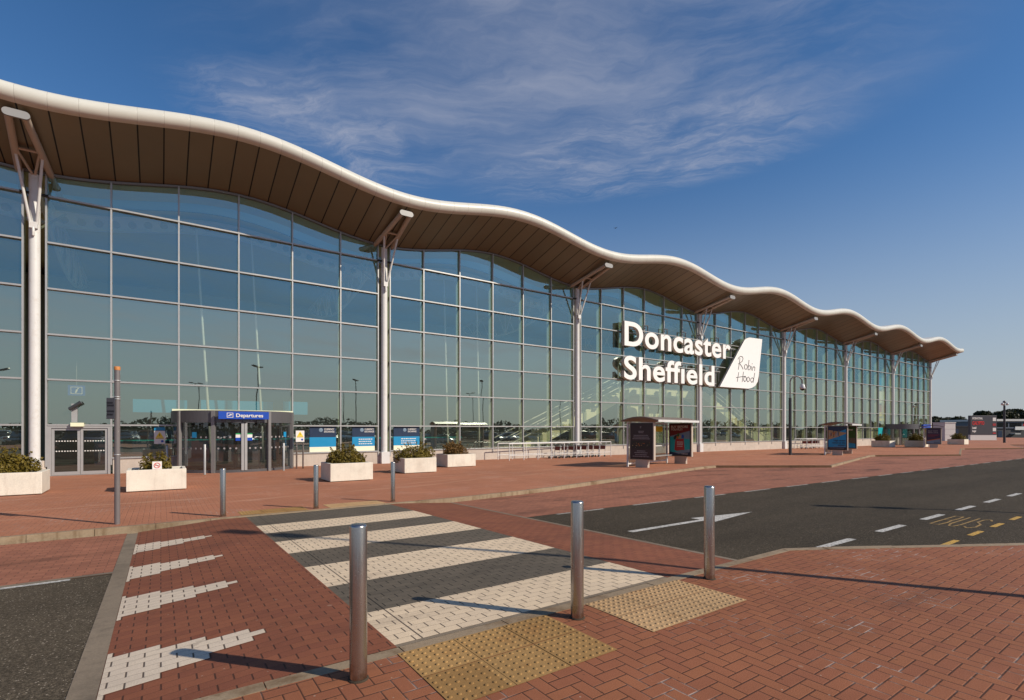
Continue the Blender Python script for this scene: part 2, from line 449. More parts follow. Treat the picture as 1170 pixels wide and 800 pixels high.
# ------------------------------------------------------------------ mesh helpers
class MB:
    def __init__(s): s.v, s.f, s.k, s.sm = [], [], [], []
    def add(s, vs, fs, k=0, smooth=False):
        o = len(s.v); s.v += [Vector(a) for a in vs]
        for f in fs: s.f.append([i + o for i in f]); s.k.append(k); s.sm.append(smooth)
        return s
    def box(s, a, b, k=0, R=None, at=None):
        x0, y0, z0 = a; x1, y1, z1 = b
        vs = [Vector(q) for q in ((x0, y0, z0), (x1, y0, z0), (x1, y1, z0), (x0, y1, z0), (x0, y0, z1), (x1, y0, z1), (x1, y1, z1), (x0, y1, z1))]
        if R is not None: vs = [R @ q for q in vs]
        if at is not None: vs = [q + Vector(at) for q in vs]
        return s.add(vs, [(3, 2, 1, 0), (4, 5, 6, 7), (0, 1, 5, 4), (1, 2, 6, 5), (2, 3, 7, 6), (3, 0, 4, 7)], k)
    def rod(s, p, q, r, r2=None, n=12, k=0, caps=True):
        p, q = Vector(p), Vector(q); d = (q - p).normalized(); r2 = r if r2 is None else r2
        a = d.orthogonal().normalized(); b = d.cross(a)
        c = [(math.cos(2 * math.pi * i / n), math.sin(2 * math.pi * i / n)) for i in range(n)]
        vs = [p + (a * x + b * y) * r for x, y in c] + [q + (a * x + b * y) * r2 for x, y in c]
        s.add(vs, [(i, (i + 1) % n, (i + 1) % n + n, i + n) for i in range(n)], k, True)
        if caps: s.add(vs, [tuple(range(n - 1, -1, -1)), tuple(range(n, 2 * n))], k)
        return s
    def tube(s, pts, r, n=10, k=0):
        for i in range(len(pts) - 1): s.rod(pts[i], pts[i + 1], r, n=n, k=k)
        return s
    def lathe(s, prof, c=(0, 0, 0), n=24, k=0):
        c = Vector(c); vs = []
        for r, z in prof:
            for i in range(n):
                a = 2 * math.pi * i / n; vs.append(c + Vector((r * math.cos(a), r * math.sin(a), z)))
        fs = []
        for j in range(len(prof) - 1):
            for i in range(n): fs.append((j * n + i, j * n + (i + 1) % n, (j + 1) * n + (i + 1) % n, (j + 1) * n + i))
        return s.add(vs, fs, k, True)
    def ball(s, c, r, n=12, m=8, k=0, sq=(1, 1, 1)):
        c = Vector(c); vs = []; fs = []
        for j in range(m + 1):
            b = math.pi * j / m
            for i in range(n):
                a = 2 * math.pi * i / n
                vs.append(c + Vector((r * sq[0] * math.sin(b) * math.cos(a), r * sq[1] * math.sin(b) * math.sin(a), -r * sq[2] * math.cos(b))))
        for j in range(m):
            for i in range(n): fs.append((j * n + i, j * n + (i + 1) % n, (j + 1) * n + (i + 1) % n, (j + 1) * n + i))
        return s.add(vs, fs, k, True)
    def prism(s, poly, y0, y1, k=0, k_side=None):
        """outline in x,z pushed from y0 to y1"""
        n = len(poly)
        vs = [(x, y0, z) for x, z in poly] + [(x, y1, z) for x, z in poly]
        s.add(vs, [tuple(range(n)), tuple(range(2 * n - 1, n - 1, -1))], k)
        return s.add(vs, [((i + 1) % n, i, i + n, (i + 1) % n + n) for i in range(n)], k if k_side is None else k_side)
    def sheet(s, pts, k=0): return s.add(pts, [tuple(range(len(pts)))], k)
    def leaves(s, c, rr, n, size, k=0, flat=.0, lo=-1., rnd=random):
        """many small leaf faces spread through an ellipsoid, thicker towards its skin"""
        for _ in range(n):
            while True:
                d = Vector((rnd.uniform(-1, 1), rnd.uniform(-1, 1), rnd.uniform(lo, 1)))
                if .05 < d.length <= 1: break
            d = d.normalized() * (d.length ** .45)
            q = Vector(c) + Vector((d.x * rr[0], d.y * rr[1], d.z * rr[2]))
            nrm = (d * .8 + Vector((rnd.gauss(0, .5), rnd.gauss(0, .5), rnd.gauss(.25, .5)))).normalized()
            a = nrm.orthogonal().normalized(); b = nrm.cross(a); th = rnd.uniform(0, 6.28)
            a, b = a * math.cos(th) + b * math.sin(th), b * math.cos(th) - a * math.sin(th)
            L = size * rnd.uniform(.6, 1.35); W = L * .55
            s.add([q - a * L * .5, q + b * W * .5 + nrm * L * .06, q + a * L * .5, q - b * W * .5 + nrm * L * .06], [(0, 1, 2, 3)], k)
        return s
    def mesh(s, name, mats, bevel=0):
        me = bpy.data.meshes.new(name); me.from_pydata([tuple(a) for a in s.v], [], s.f)
        for m in (mats if isinstance(mats, (list, tuple)) else [mats]): me.materials.append(M[m])
        for p, k, sm in zip(me.polygons, s.k, s.sm): p.material_index = k; p.use_smooth = sm
        if bevel:
            bm = bmesh.new(); bm.from_mesh(me)
            bmesh.ops.remove_doubles(bm, verts=bm.verts, dist=1e-5)
            es = [e for e in bm.edges if len(e.link_faces) == 2 and e.calc_face_angle(0) > .6]
            bmesh.ops.bevel(bm, geom=es, offset=bevel, segments=2, affect='EDGES', profile=.5)
            bm.to_mesh(me); bm.free()
        me.update()
        return me
    def build(s, name, mats, parent=None, bevel=0, loc=None):
        ob = bpy.data.objects.new(name, s.mesh(name, mats, bevel)); C.objects.link(ob)
        if parent is not None: ob.parent = parent
        if loc is not None: ob.location = loc
        return ob
def tag(o, label=None, cat=None, group=None, kind=None):
    for k, v in (('label', label), ('category', cat), ('group', group), ('kind', kind)):
        if v: o[k] = v
    return o
def thing(name, label, cat, loc=(0, 0, 0), rz=0, group=None):
    o = bpy.data.objects.new(name, None); C.objects.link(o); o.empty_display_size = .2
    o.location = loc; o.rotation_euler = (0, 0, rz)
    return tag(o, label, cat, group)
KIDS = {}
def dup(root, loc, rz=None, label=None, group=None):
    r = root.copy(); C.objects.link(r); r.location = loc
    if rz is not None: r.rotation_euler = (0, 0, rz)
    if label: r['label'] = label
    if group: r['group'] = group
    for ch in list(root.children):
        c = ch.copy(); C.objects.link(c); c.parent = r
        for g in list(ch.children):
            d = g.copy(); C.objects.link(d); d.parent = c
    return r
def words(name, text, size, mat, parent, loc, rot=(rad(90), 0, 0), depth=.004, align='LEFT', bold=0, width=None):
    """lettering as a thin solid, standing upright and facing -y unless turned"""
    cu = bpy.data.curves.new(name, 'FONT'); cu.body = text; cu.size = size; cu.extrude = depth; cu.offset = bold * size
    cu.align_x = align; cu.resolution_u = 3
    tmp = bpy.data.objects.new(name, cu); C.objects.link(tmp); bpy.context.view_layer.update()
    me = bpy.data.meshes.new_from_object(tmp); bpy.data.objects.remove(tmp)
    me.materials.clear(); me.materials.append(M[mat])
    if width:
        xs = [v.co.x for v in me.vertices]; k = width / (max(xs) - min(xs))
        for v in me.vertices: v.co.x *= k
    ob = bpy.data.objects.new(name, me); C.objects.link(ob); ob.parent = parent; ob.location = loc; ob.rotation_euler = rot
    return ob

# ------------------------------------------------------------------ the lie of the land
def lerp(x, xs, ys):
    if x <= xs[0]: return ys[0]
    for a, b, c, d in zip(xs, xs[1:], ys, ys[1:]):
        if x <= b: return c + (d - c) * (x - a) / (b - a)
    return ys[-1]
def zg(x, y):
    return lerp(y, [3.3, 12.15, 28.75], [0, -.215, -.40]) - .0035 * min(max(x - 5, 0), 115)
def drape(name, poly, off, mat, skirt=0, profile=None, cuts_x=(), kind='structure', mat_side=None):
    """a sheet that follows the ground, off above it; skirt = depth of its upright rim"""
    bm = bmesh.new()
    pv = [bm.verts.new((x, y, 0)) for x, y in poly]
    for tri in tessellate_polygon([[Vector((x, y, 0)) for x, y in poly]]): bm.faces.new([pv[i] for i in tri])
    for ax, vals in ((1, (3.3, 12.15, 28.75)), (0, (5., 120.) + tuple(cuts_x))):
        for q in vals:
            no = (0, 1, 0) if ax else (1, 0, 0); co = (0, q, 0) if ax else (q, 0, 0)
            bmesh.ops.bisect_plane(bm, geom=bm.verts[:] + bm.edges[:] + bm.faces[:], plane_co=co, plane_no=no, dist=1e-6)
    for q in bm.verts: q.co.z = zg(q.co.x, q.co.y) + (profile(q.co.x) if profile else off)
    bm.normal_update()
    for f in bm.faces:
        if f.normal.z < 0: f.normal_flip()
    if skirt:
        es = [e for e in bm.edges if len(e.link_faces) == 1]
        r = bmesh.ops.extrude_edge_only(bm, edges=es)
        for q in r['geom']:
            if isinstance(q, bmesh.types.BMVert): q.co.z -= skirt
    me = bpy.data.meshes.new(name); bm.to_mesh(me); bm.free(); me.materials.append(M[mat])
    o = bpy.data.objects.new(name, me); C.objects.link(o)
    if kind: o['kind'] = kind
    return o
def kerb(name, line, top, width, drop, side, mat='kerb_stone', stone=.9):
    """separate kerb stones set end to end along a line; side +1: the stone lies to the left of the line"""
    mb = MB()
    for (ax, ay), (bx, by) in zip(line, line[1:]):
        L = math.hypot(bx - ax, by - ay); n = max(1, round(L / stone)); tx, ty = (bx - ax) / L, (by - ay) / L
        nx, ny = -ty * side, tx * side
        for i in range(n):
            a, b = L * i / n + .004, L * (i + 1) / n - .004
            dz = random.uniform(-.003, .003); vs = []
            for zt in (-drop, 0):
                for d, s_ in ((a, 0), (b, 0), (b, width), (a, width)):
                    x, y = ax + tx * d + nx * s_, ay + ty * d + ny * s_
                    inset = .018 if (zt == 0 and s_ == 0) else 0
                    vs.append((x + nx * inset, y + ny * inset, zg(x, y) + top + zt + dz))
            fs = [(0, 1, 5, 4), (1, 2, 6, 5), (2, 3, 7, 6), (3, 0, 4, 7), (4, 5, 6, 7)]
            mb.add(vs, fs if side > 0 else [f[::-1] for f in fs])
    o = mb.build(name, mat); o['kind'] = 'structure'
    return o

NEAR = [(6.86, 3.56), (7.37, 3.28), (10.05, 1.80), (11.9, .80), (13.0, .55)]
FAR = [(-70, 11.50), (6.2, 11.72), (10.0, 12.28), (14.0, 13.35), (18.8, 14.62), (22.6, 15.55), (23.75, 15.65), (28.5, 12.15), (43.6, 15.95), (44.4, 15.9), (50.6, 12.44), (69.4, 17.0), (70.2, 16.95), (76.8, 13.6), (97, 18.6), (104, 13.5), (190, 13.5)]
# ground and roads
g_ = drape('ground', [(-900, -900), (1500, -900), (1500, 900), (-900, 900)], -.34, 'dry_grass')
drape('car_park', [(-120, -70), (260, -70), (260, 3.2), (-120, 3.2)], -.17, 'asphalt')
drape('road', [(6.15, -8), (220, -8), (220, 8.50), (6.15, 8.50)], -.11, 'asphalt')
drape('access_road', [(-80, 3.0), (-.50, 3.0), (-.50, 8.12), (-80, 8.12)], -.11, 'pale_asphalt')
drape('lay_by', [(-80, 8.12), (-.50, 8.12), (-.50, 11.62), (-80, 11.62)], -.108, 'red_block_road')
drape('bus_lay_by', [(6.15, 8.5), (220, 8.5), (220, 20), (6.15, 20)], -.108, 'red_block_road')
# the raised crossing table
def table(x): return lerp(x, [-.34, .9, 4.7, 6.15], [-.105, 0, 0, -.105])
for poly in ([(-.34, 3.55), (1.43, 3.55), (1.43, 11.6), (-.34, 11.6)], [(4.50, 3.55), (6.15, 3.55), (6.15, 11.75), (4.50, 11.62)]):
    drape('crossing_ramp', poly, 0, 'red_block_rows', profile=table, cuts_x=(.9, 4.7))
ys = [3.60, 4.42, 5.46, 6.48, 7.42, 8.40, 9.30, 10.24, 11.60]
for i in range(8):
    drape('crossing_band', [(1.43, ys[i]), (4.50, ys[i]), (4.50, ys[i + 1]), (1.43, ys[i + 1])], 0, 'white_block_rows' if i % 2 == 0 else 'dark_block_rows')
drape('crossing_edge', [(1.43, 3.55), (4.50, 3.55), (4.50, 3.60), (1.43, 3.60)], 0, 'edge_stone')
drape('edging_strip', [(-.50, 3.5), (-.34, 3.5), (-.34, 11.5), (-.50, 11.5)], -.103, 'edge_stone')
drape('edging_strip', [(6.15, 3.6), (6.23, 3.6), (6.23, 11.7), (6.15, 11.7)], -.103, 'edge_stone')
drape('edging_strip', [(-80, 8.12), (-.50, 8.12), (-.50, 8.22), (-80, 8.22)], -.1035, 'edge_stone')
# stepped triangles of white blocks on the ramp
for y0 in (4.1, 5.9, 7.5, 9.3):
    right = []
    for r, xe in enumerate((-.3, 0, .3, .6, .7, .6, .3, 0, -.3)): right += [(xe, y0 + r * .1), (xe, y0 + (r + 1) * .1)]
    drape('ramp_marking', [(-.335, y0)] + right + [(-.335, y0 + .9)], 0, 'white_block_marks', profile=lambda x: table(x) + .004, cuts_x=(.9,))
# pavements
near_poly = [(-60, 3.45), (6.80, 3.45)] + [(x - .03, y - .13) for x, y in NEAR[1:]] + [(80, .42), (80, -7), (-60, -7)]
drape('near_pavement', near_poly, 0, 'red_block_herringbone', skirt=.3)
far_poly = [(x, y + .1) for x, y in FAR] + [(190, 60), (-70, 60)]
drape('far_pavement', far_poly, 0, 'pale_red_block_herringbone', skirt=.3)
kerb('kerb', [(6.86, 3.56), (-60, 3.55)], .004, .14, .25, 1)
kerb('kerb', [(80, .55)] + NEAR[::-1], .006, .14, .25, 1)
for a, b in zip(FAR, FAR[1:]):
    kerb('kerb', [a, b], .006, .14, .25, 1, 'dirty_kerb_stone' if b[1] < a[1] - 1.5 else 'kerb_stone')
# markings
def mark(x0, x1, y0, y1, mat='white_road_paint', off=-.106, name='lane_marking'): drape(name, [(x0, y0), (x1, y0), (x1, y1), (x0, y1)], off, mat)
for k in range(7, 30): mark(7.85 + (k - 7) * 2.07 + .0, 8.92 + (k - 7) * 2.07, 3.45, 3.57)
for k in range(20): mark(9.5 + k * 1.28, 10.13 + k * 1.28, 2.50, 2.58, 'yellow_road_paint')
for k in range(30): mark(7.0 + k * 2.4, 8.4 + k * 2.4, 8.38, 8.47, 'worn_white_paint')
mark(-3.6, -.9, 8.03, 8.12)
drape('arrow_marking', [(6.68, 5.99), (8.75, 5.99), (8.75, 5.78), (10.5, 6.06), (8.75, 6.34), (8.75, 6.12), (6.68, 6.12)], -.106, 'white_road_paint')
def bus_word():
    # worn yellow capitals, tall along the road, read by a driver facing +X
    mb = MB()
    L = {'B': [[(0, 0), (0, 1), (.7, 1), (.8, .75), (.7, .52), (0, .52)], [(.7, .52), (.85, .26), (.7, 0), (0, 0)]],
         'U': [[(0, 1), (0, .2), (.3, 0), (.6, .0), (.8, .2), (.8, 1)]],
         'S': [[(.8, .85), (.5, 1), (.1, .9), (.1, .62), (.7, .42), (.8, .15), (.4, 0), (0, .12)]]}
    for n, ch in enumerate('BUS'):
        for st in L[ch]:
            for (a, b), (c, d) in zip(st, st[1:]):
                A = Vector((11.55 + b * 1.45, 3.28 - (n + a * .8) * .22, 0)); B = Vector((11.55 + d * 1.45, 3.28 - (n + c * .8) * .22, 0))
                t_ = (B - A); 
                if t_.length < 1e-4: continue
                nn = Vector((-t_.y, t_.x, 0)).normalized() * .016
                vs = [A - nn, B - nn, B + nn, A + nn]
                mb.add([(q.x, q.y, zg(q.x, q.y) - .1055 + .0004 * len(mb.f) / 4) for q in vs], [(0, 1, 2, 3)])
    o = mb.build('lettering_marking', 'worn_yellow_paint'); o['kind'] = 'structure'
bus_word()
# blister paving: slabs with rows of small domes
for x0, x1, y0, y1 in ((1.38, 2.72, 2.58, 3.43), (3.18, 4.50, 2.64, 3.43), (1.38, 2.72, 11.78, 12.55), (3.18, 4.50, 11.80, 12.55)):
    mb = MB(); nx = round((x1 - x0) / .4467); wx = (x1 - x0) / nx; wy = (y1 - y0) / 2
    for i in range(nx):
        for j in range(2):
            ax, ay = x0 + i * wx + .003, y0 + j * wy + .003; bx, by = x0 + (i + 1) * wx - .003, y0 + (j + 1) * wy - .003
            dz = random.uniform(.003, .006)
            mb.add([(ax, ay, zg(ax, ay) + dz), (bx, ay, zg(bx, ay) + dz), (bx, by, zg(bx, by) + dz), (ax, by, zg(ax, by) + dz)], [(0, 1, 2, 3)])
            for a in range(7):
                for b in range(6):
                    px, py = ax + (a + .5) * (bx - ax) / 7, ay + (b + .5) * (by - ay) / 6
                    z = zg(px, py) + dz; n = 8; vs = []
                    for r, hh in ((.0155, -.001), (.0135, .0045), (.008, .0065)):
                        for q in range(n): vs.append((px + r * math.cos(q * 6.2832 / n), py + r * math.sin(q * 6.2832 / n), z + hh))
                    fs = [(l * n + q, l * n + (q + 1) % n, (l + 1) * n + (q + 1) % n, (l + 1) * n + q) for l in range(2) for q in range(n)]
                    mb.add(vs, fs + [tuple(range(2 * n, 3 * n))], 0, True)
    o = mb.build('tactile_paving', 'tactile_slab'); o['kind'] = 'structure'

# ------------------------------------------------------------------ terminal building
FY, X0, BAY = 28.75, -4.31, 15.05
ROWS = [.30, 1.76, 3.68, 5.58, 7.50, 9.43, 11.37]
N0, N1 = -2, 7                                   # column lines; the last is the far end of the front
def colx(n): return X0 + BAY * n
def wave(x): return math.cos(2 * math.pi * (x - X0) / BAY)
def gtop(x): return 12.80 - .50 * wave(x)        # head of the glazing
def lipz(x): return 14.16 - .47 * wave(x)        # centre of the rounded roof edge
term = thing('terminal_building', 'long glass fronted terminal with a wavy overhanging roof and slender white columns', 'terminal building', (20, FY, -.45))
TO = Vector(term.location)
def tb(mb, name, mats, parent=None, bevel=0):
    """a part of the terminal, given in place"""
    for i, q in enumerate(mb.v): mb.v[i] = q - TO
    return mb.build(name, mats, parent or term, bevel)
XA, XB = colx(N0) - 1.2, colx(N1) + 1.9
nseg = 330
xs = [XA + (XB - XA) * i / nseg for i in range(nseg + 1)]
def ribbon(mb, rows, k=0, smooth=True, flip=False):
    o = len(rows[0]); vs = [q for r in rows for q in r]; fs = []
    for j in range(len(rows) - 1):
        for i in range(o - 1):
            f = (j * o + i, j * o + i + 1, (j + 1) * o + i + 1, (j + 1) * o + i)
            fs.append(f[::-1] if flip else f)
    mb.add(vs, fs, k, smooth)
YB = 66.
mb = MB()
RA, RB = 31.2, 32.7                              # long roof slot behind the front, added to brighten the hall
def rtop(x, y): return lipz(x) + lerp(y, [25.3, 40, YB + 1.5], [.33, .95, .3])
ribbon(mb, [[(x, y, rtop(x, y)) for x in xs] for y in (25.3, RA)])
ribbon(mb, [[(x, y, rtop(x, y)) for x in xs] for y in (RB, 40.2, YB + 1.5)])
mb.add([(xs[0], 25.3, lipz(xs[0])), (xs[0], YB + 1.5, lipz(xs[0])), (xs[0], YB + 1.5, lipz(xs[0]) + .3), (xs[0], 40, lipz(xs[0]) + .95), (xs[0], 25.3, lipz(xs[0]) + .33)], [(0, 1, 2, 3, 4)])
roof = tb(mb, 'roof', 'roof_white')
mb = MB()
ring = [(25.27 - .33 * math.sin(a), .33 * math.cos(a)) for a in [math.pi * i / 14 for i in range(15)]]
ribbon(mb, [[(x, y, lipz(x) + z) for x in xs] for y, z in ring], flip=True)
# the rounded edge returns along the end of the roof
e = xs[-1]; ze = lipz(e)
vs = [(e + .18 * math.sin(a), y, lerp(y, [25.27, FY, YB], [ze, gtop(e) + .28, gtop(e) + .5]) + .30 * math.cos(a)) for y in (25.05, 25.5, 27, FY, 40, YB) for a in [math.pi * i / 8 for i in range(9)]]
mb.add(vs, [(j * 9 + i, (j + 1) * 9 + i, (j + 1) * 9 + i + 1, j * 9 + i + 1) for j in range(5) for i in range(8)], 0, True)
mb.add([(e, 25.27 - .33 * math.sin(a), ze + .33 * math.cos(a)) for a in [math.pi * i / 14 for i in range(15)]], [tuple(range(15))])
o = tb(mb, 'roof_edge', 'roof_edge_panel', roof)
mb = MB()
ribbon(mb, [[(x, 25.27, lipz(x) - .328) for x in xs], [(x, 26.4, (lipz(x) - .33) * .66 + gtop(x) * .34 + .02) for x in xs], [(x, FY, gtop(x) + .05) for x in xs]], flip=True)
tb(mb, 'soffit', 'soffit_panel', roof)
mb = MB()
def rlow(x, y): return gtop(x) + lerp(y, [FY, 40, YB], [.05, .55, 0])
ribbon(mb, [[(x, y, rlow(x, y)) for x in xs] for y in (FY + .06, RA)], flip=True)
ribbon(mb, [[(x, y, rlow(x, y)) for x in xs] for y in (RB, 40.2, YB)], flip=True)
tb(mb, 'ceiling_lining', 'interior_ceiling', roof)
mb = MB()
for y in (RA, RB): ribbon(mb, [[(x, y, rlow(x, y)) for x in xs], [(x, y, rtop(x, y) - .01) for x in xs]], smooth=False)
tb(mb, 'rooflight_kerb', 'interior_wall', roof)  # side faces of the added roof slot
mb = MB(); ribbon(mb, [[(x, y, rtop(x, y) + .02) for x in xs] for y in (RA - .05, RB + .05)]); tb(mb, 'rooflight', 'clear_glass_roof', roof)  # glazing over the added slot, lets daylight in on the trusses
mb = MB(); ribbon(mb, [[(x, y, rlow(x, y) + .03) for x in xs] for y in (RA - .03, RB + .03)], flip=True); tb(mb, 'diffuser', 'diffuser_sheet', roof)  # added sheet that spreads this daylight softly inside
mb = MB()   # grey rail that caps the glazing under the roof
ribbon(mb, [[(x, FY - .10, gtop(x) + .045) for x in xs], [(x, FY - .10, gtop(x) - .055) for x in xs], [(x, FY + .05, gtop(x) - .055) for x in xs]], smooth=False, flip=True)
tb(mb, 'head_rail', 'grey_aluminium')
# columns with their forked brackets
def column(n):
    x = colx(n); mb = MB()
    mb.rod((x, FY - .1, -.1), (x, FY - .1, 12.15), .185, n=24)
    mb.box((x - .24, FY - .36, -.9), (x + .24, FY - .105, .255))
    c = tb(mb, 'column', 'white_steel')
    tip = Vector((x, 25.42, 13.02 + .0)); b = MB()
    for s in (-1, 1):
        a = tip + Vector((.23 * s, .02, 0)); e_ = Vector((x + .66 * s, FY + 2.0, 11.86))
        b.rod(a, e_, .125, n=14)
    mid = lambda s, f: Vector((x + (.23 + .43 * f) * s, 25.44 + (FY + 2. - 25.44) * f, 13.02 - 1.16 * f))
    b.rod(mid(-1, .36), mid(1, .36), .055)
    hd = Vector((x, FY - .1, 12.05))
    b.rod(hd, mid(-1, .34), .05); b.rod(hd, mid(1, .34), .05)
    tb(b, 'bracket', 'warm_white_steel', c)
    # flat plate that closes the tip
    q = MB(); n_ = 9
    pl = [(-.24 - .14 * math.sin(a), .14 * math.cos(a)) for a in [math.pi * i / n_ for i in range(n_ + 1)]] + [(.24 + .14 * math.sin(a), -.14 * math.cos(a)) for a in [math.pi * i / n_ for i in range(n_ + 1)]]
    q.prism([(x + a, 13.03 + z) for a, z in pl], 25.33, 25.42)
    tb(q, 'end_plate', 'end_plate_grey', c)
    for s in (-1, 1):
        r = MB(); r.rod((x + .10 * s, FY - .32, 10.05), mid(s, .40), .055, .05)
        tb(r, 'strut', 'white_steel', c)
        r = MB(); r.rod((x + .10 * s, FY + .22, 10.05), mid(s, .97) + Vector((0, .9, -.25)), .05)
        tb(r, 'strut', 'warm_white_steel', c)
    k = MB(); k.box((x - .13, FY - .40, 9.86), (x + .13, FY - .22, 10.12)); k.rod((x, FY - .36, 9.55), (x, FY - .36, 9.9), .05)
    tb(k, 'strut_shoe', 'white_steel', c, .01)
    for s in (-1, 1):
        k = MB(); k.rod((x + .16 * s, FY - .18, 11.35), (x + .44 * s, FY - .18, 11.35), .055)
        tb(k, 'clamp', 'black_frame', c)
for n in range(N0, N1 + 1): column(n)
# mullions
def mull(x):
    mb = MB(); zt = gtop(x) - .02
    mb.box((x - .032, FY - .14, -.0), (x + .032, FY - .012, zt))
    tb(mb, 'mullion', 'aluminium')
    mb = MB(); mb.sheet([(x, FY + .02, 0), (x, FY + .42, 0), (x, FY + .42, zt), (x, FY + .02, zt)])
    tb(mb, 'glass_fin', 'fin_glass')
edges = []
for n in range(N0, N1):
    a, b = colx(n), colx(n + 1)
    xs_ = [a + .36] + [a + BAY / 6 * k for k in range(1, 6)] + [b - .36]
    edges.append(xs_)
    for x in xs_: mull(x)
mull(colx(N1) + .36); mull(colx(N0) - .36)
DOOR, DRUM = (0, 0), (0, 2, 3)                   # bay and panels that hold the doors
def blocked(bi, k, row):
    if N0 + bi == 0 and row == 0 and k in (0, 2, 3): return True
    return False
# transoms
for bi, xs_ in enumerate(edges):
    for r, z in enumerate(ROWS):
        segs = [(xs_[0] + .034, xs_[-1] - .034)]
        if r == 0 and N0 + bi == 0: segs = [(xs_[1] + .034, xs_[2] - .034), (xs_[4] + .034, xs_[-1] - .034)]
        mb = MB()
        for a, b in segs: mb.box((a, FY - .155, z - .035), (b, FY - .004, z + .035)); mb.box((a, FY + .02, z - .03), (b, FY + .12, z + .03))
        tb(mb, 'transom', 'aluminium')
# panes
rest_hi, rest_lo = MB(), MB(); npane = 0
def pane_geo(x0, x1, z0, z1):
    if z1 is None:
        q = [x0 + (x1 - x0) * i / 6 for i in range(7)]
        return [(x0, FY, z0), (x1, FY, z0)] + [(x, FY, gtop(x) - .03) for x in q[::-1]]
    return [(x0, FY, z0), (x1, FY, z0), (x1, FY, z1), (x0, FY, z1)]
for bi, xs_ in enumerate(edges):
    n = N0 + bi
    for k in range(6):
        for r in range(7):
            if blocked(bi, k, r): continue
            x0, x1 = xs_[k] + .03, xs_[k + 1] - .03
            z0 = ROWS[r] + .03; z1 = ROWS[r + 1] - .03 if r < 6 else None
            pts = pane_geo(x0, x1, z0, z1)
            ax, az = random.gauss(0, .0022), random.gauss(0, .0022)
            cx, cz = (x0 + x1) / 2, z0 + .9
            pts = [(x, y + (x - cx) * ax + (z - cz) * az, z) for x, y, z in pts]
            hi = r >= 4
            own = (n == -1 and k == 5) or n in (0, 1) or (n == 2 and r < 2)
            if own and npane < 100:
                npane += 1; m_ = MB(); m_.sheet(pts); tb(m_, 'glass_pane', 'coated_glass' if hi else 'pale_glass')
            else: (rest_hi if hi else rest_lo).sheet(pts)
for m_, g in ((rest_hi, 'coated_glass'), (rest_lo, 'pale_glass')): tb(m_, 'glass_pane', g)['kind'] = 'stuff'
# plinth
mb = MB()
for a, b in ((XA + .8, X0 + .34), (X0 + BAY / 6 + .05, X0 + BAY / 3 - .02), (X0 + BAY * 4 / 6 + .05, XB - 1.2)):
    mb.box((a, FY - .10, -1.2), (b, FY + .25, .262))
tb(mb, 'plinth', 'plinth_render', bevel=.012)
# ends, back and the hall inside
mb = MB(); mb.box((XA + 1., YB - .3, -1.2), (XB - 1.3, YB, 12.4)); tb(mb, 'rear_wall', 'slate_cladding')
for x in (XA + .9, XB - 1.35):
    mb = MB(); mb.box((x - .1, FY + .3, -1.2), (x + .1, YB - .3, gtop(x))); tb(mb, 'end_wall', 'slate_cladding')
mb = MB(); mb.box((XA + 1.1, FY + .26, -.9), (XB - 1.5, YB - .35, -.392)); tb(mb, 'hall_floor', 'interior_floor')
mb = MB(); mb.box((XA + 1.1, 47, -.39), (XB - 1.5, 47.3, 12.2)); tb(mb, 'inner_wall', 'interior_wall')
# lattice trusses and leaning masts behind the glass
for n in range(N0, N1 + 1):
    x = colx(n); mb = MB(); pt, pb = [], []
    for i in range(13):
        y = FY + 1.2 + i * 1.4; s = math.sin(math.pi * i / 12)
        pt.append((x, y, 12.1 + .35 * s)); pb.append((x, y, 11.7 - 1.5 * s))
    mb.tube(pt, .09, 8); mb.tube(pb, .09, 8)
    for i in range(12): mb.rod(pt[i], pb[i + 1] if i % 2 else pb[i], .05, n=6); mb.rod(pb[i], pt[i + 1], .05, n=6)
    tb(mb, 'roof_truss', 'white_print')
    if n < N1:
        for dx_ in (6.2, 8.9):
            mb = MB(); mb.rod((x + dx_ + .5, 33.5, -.39), (x + dx_ - .3, 32.6, 12.6), .075, .05, n=10); tb(mb, 'mast', 'white_steel')
# perforated beam under the roof, just behind the glass
BY_ = 33.4
for n in range(N0, N1):
    mb = MB(); nc = 22; L = BAY / nc; K = 12
    for i in range(nc):
        xa, xb = colx(n) + L * i, colx(n) + L * (i + 1); cx = (xa + xb) / 2
        za, zb_, zc = gtop(xa), gtop(xb), gtop(cx)
        inner, outer = [], []
        for k in range(K):
            a = 2 * math.pi * (k + .5) / K; c, s_ = math.cos(a), math.sin(a)
            inner.append((cx + .19 * c, BY_, zc - .33 + .19 * s_))
            m_ = max(abs(c), abs(s_)); ux, uz = c / m_, s_ / m_
            x = cx + ux * L / 2; outer.append((x, BY_, gtop(x) - .33 + uz * .36))
        mb.add(inner + outer, [(k, (k + 1) % K, K + (k + 1) % K, K + k) for k in range(K)])
        for dz in (-.70, .02):
            mb.add([(xa, BY_ - .12, za + dz), (xb, BY_ - .12, zb_ + dz), (xb, BY_ + .12, zb_ + dz), (xa, BY_ + .12, za + dz)], [(0, 1, 2, 3)])
            mb.add([(xa, BY_ - .12, za + dz + .03), (xb, BY_ - .12, zb_ + dz + .03), (xb, BY_ - .12, zb_ + dz), (xa, BY_ - .12, za + dz)], [(0, 1, 2, 3)])
    tb(mb, 'cellular_beam', 'white_print')
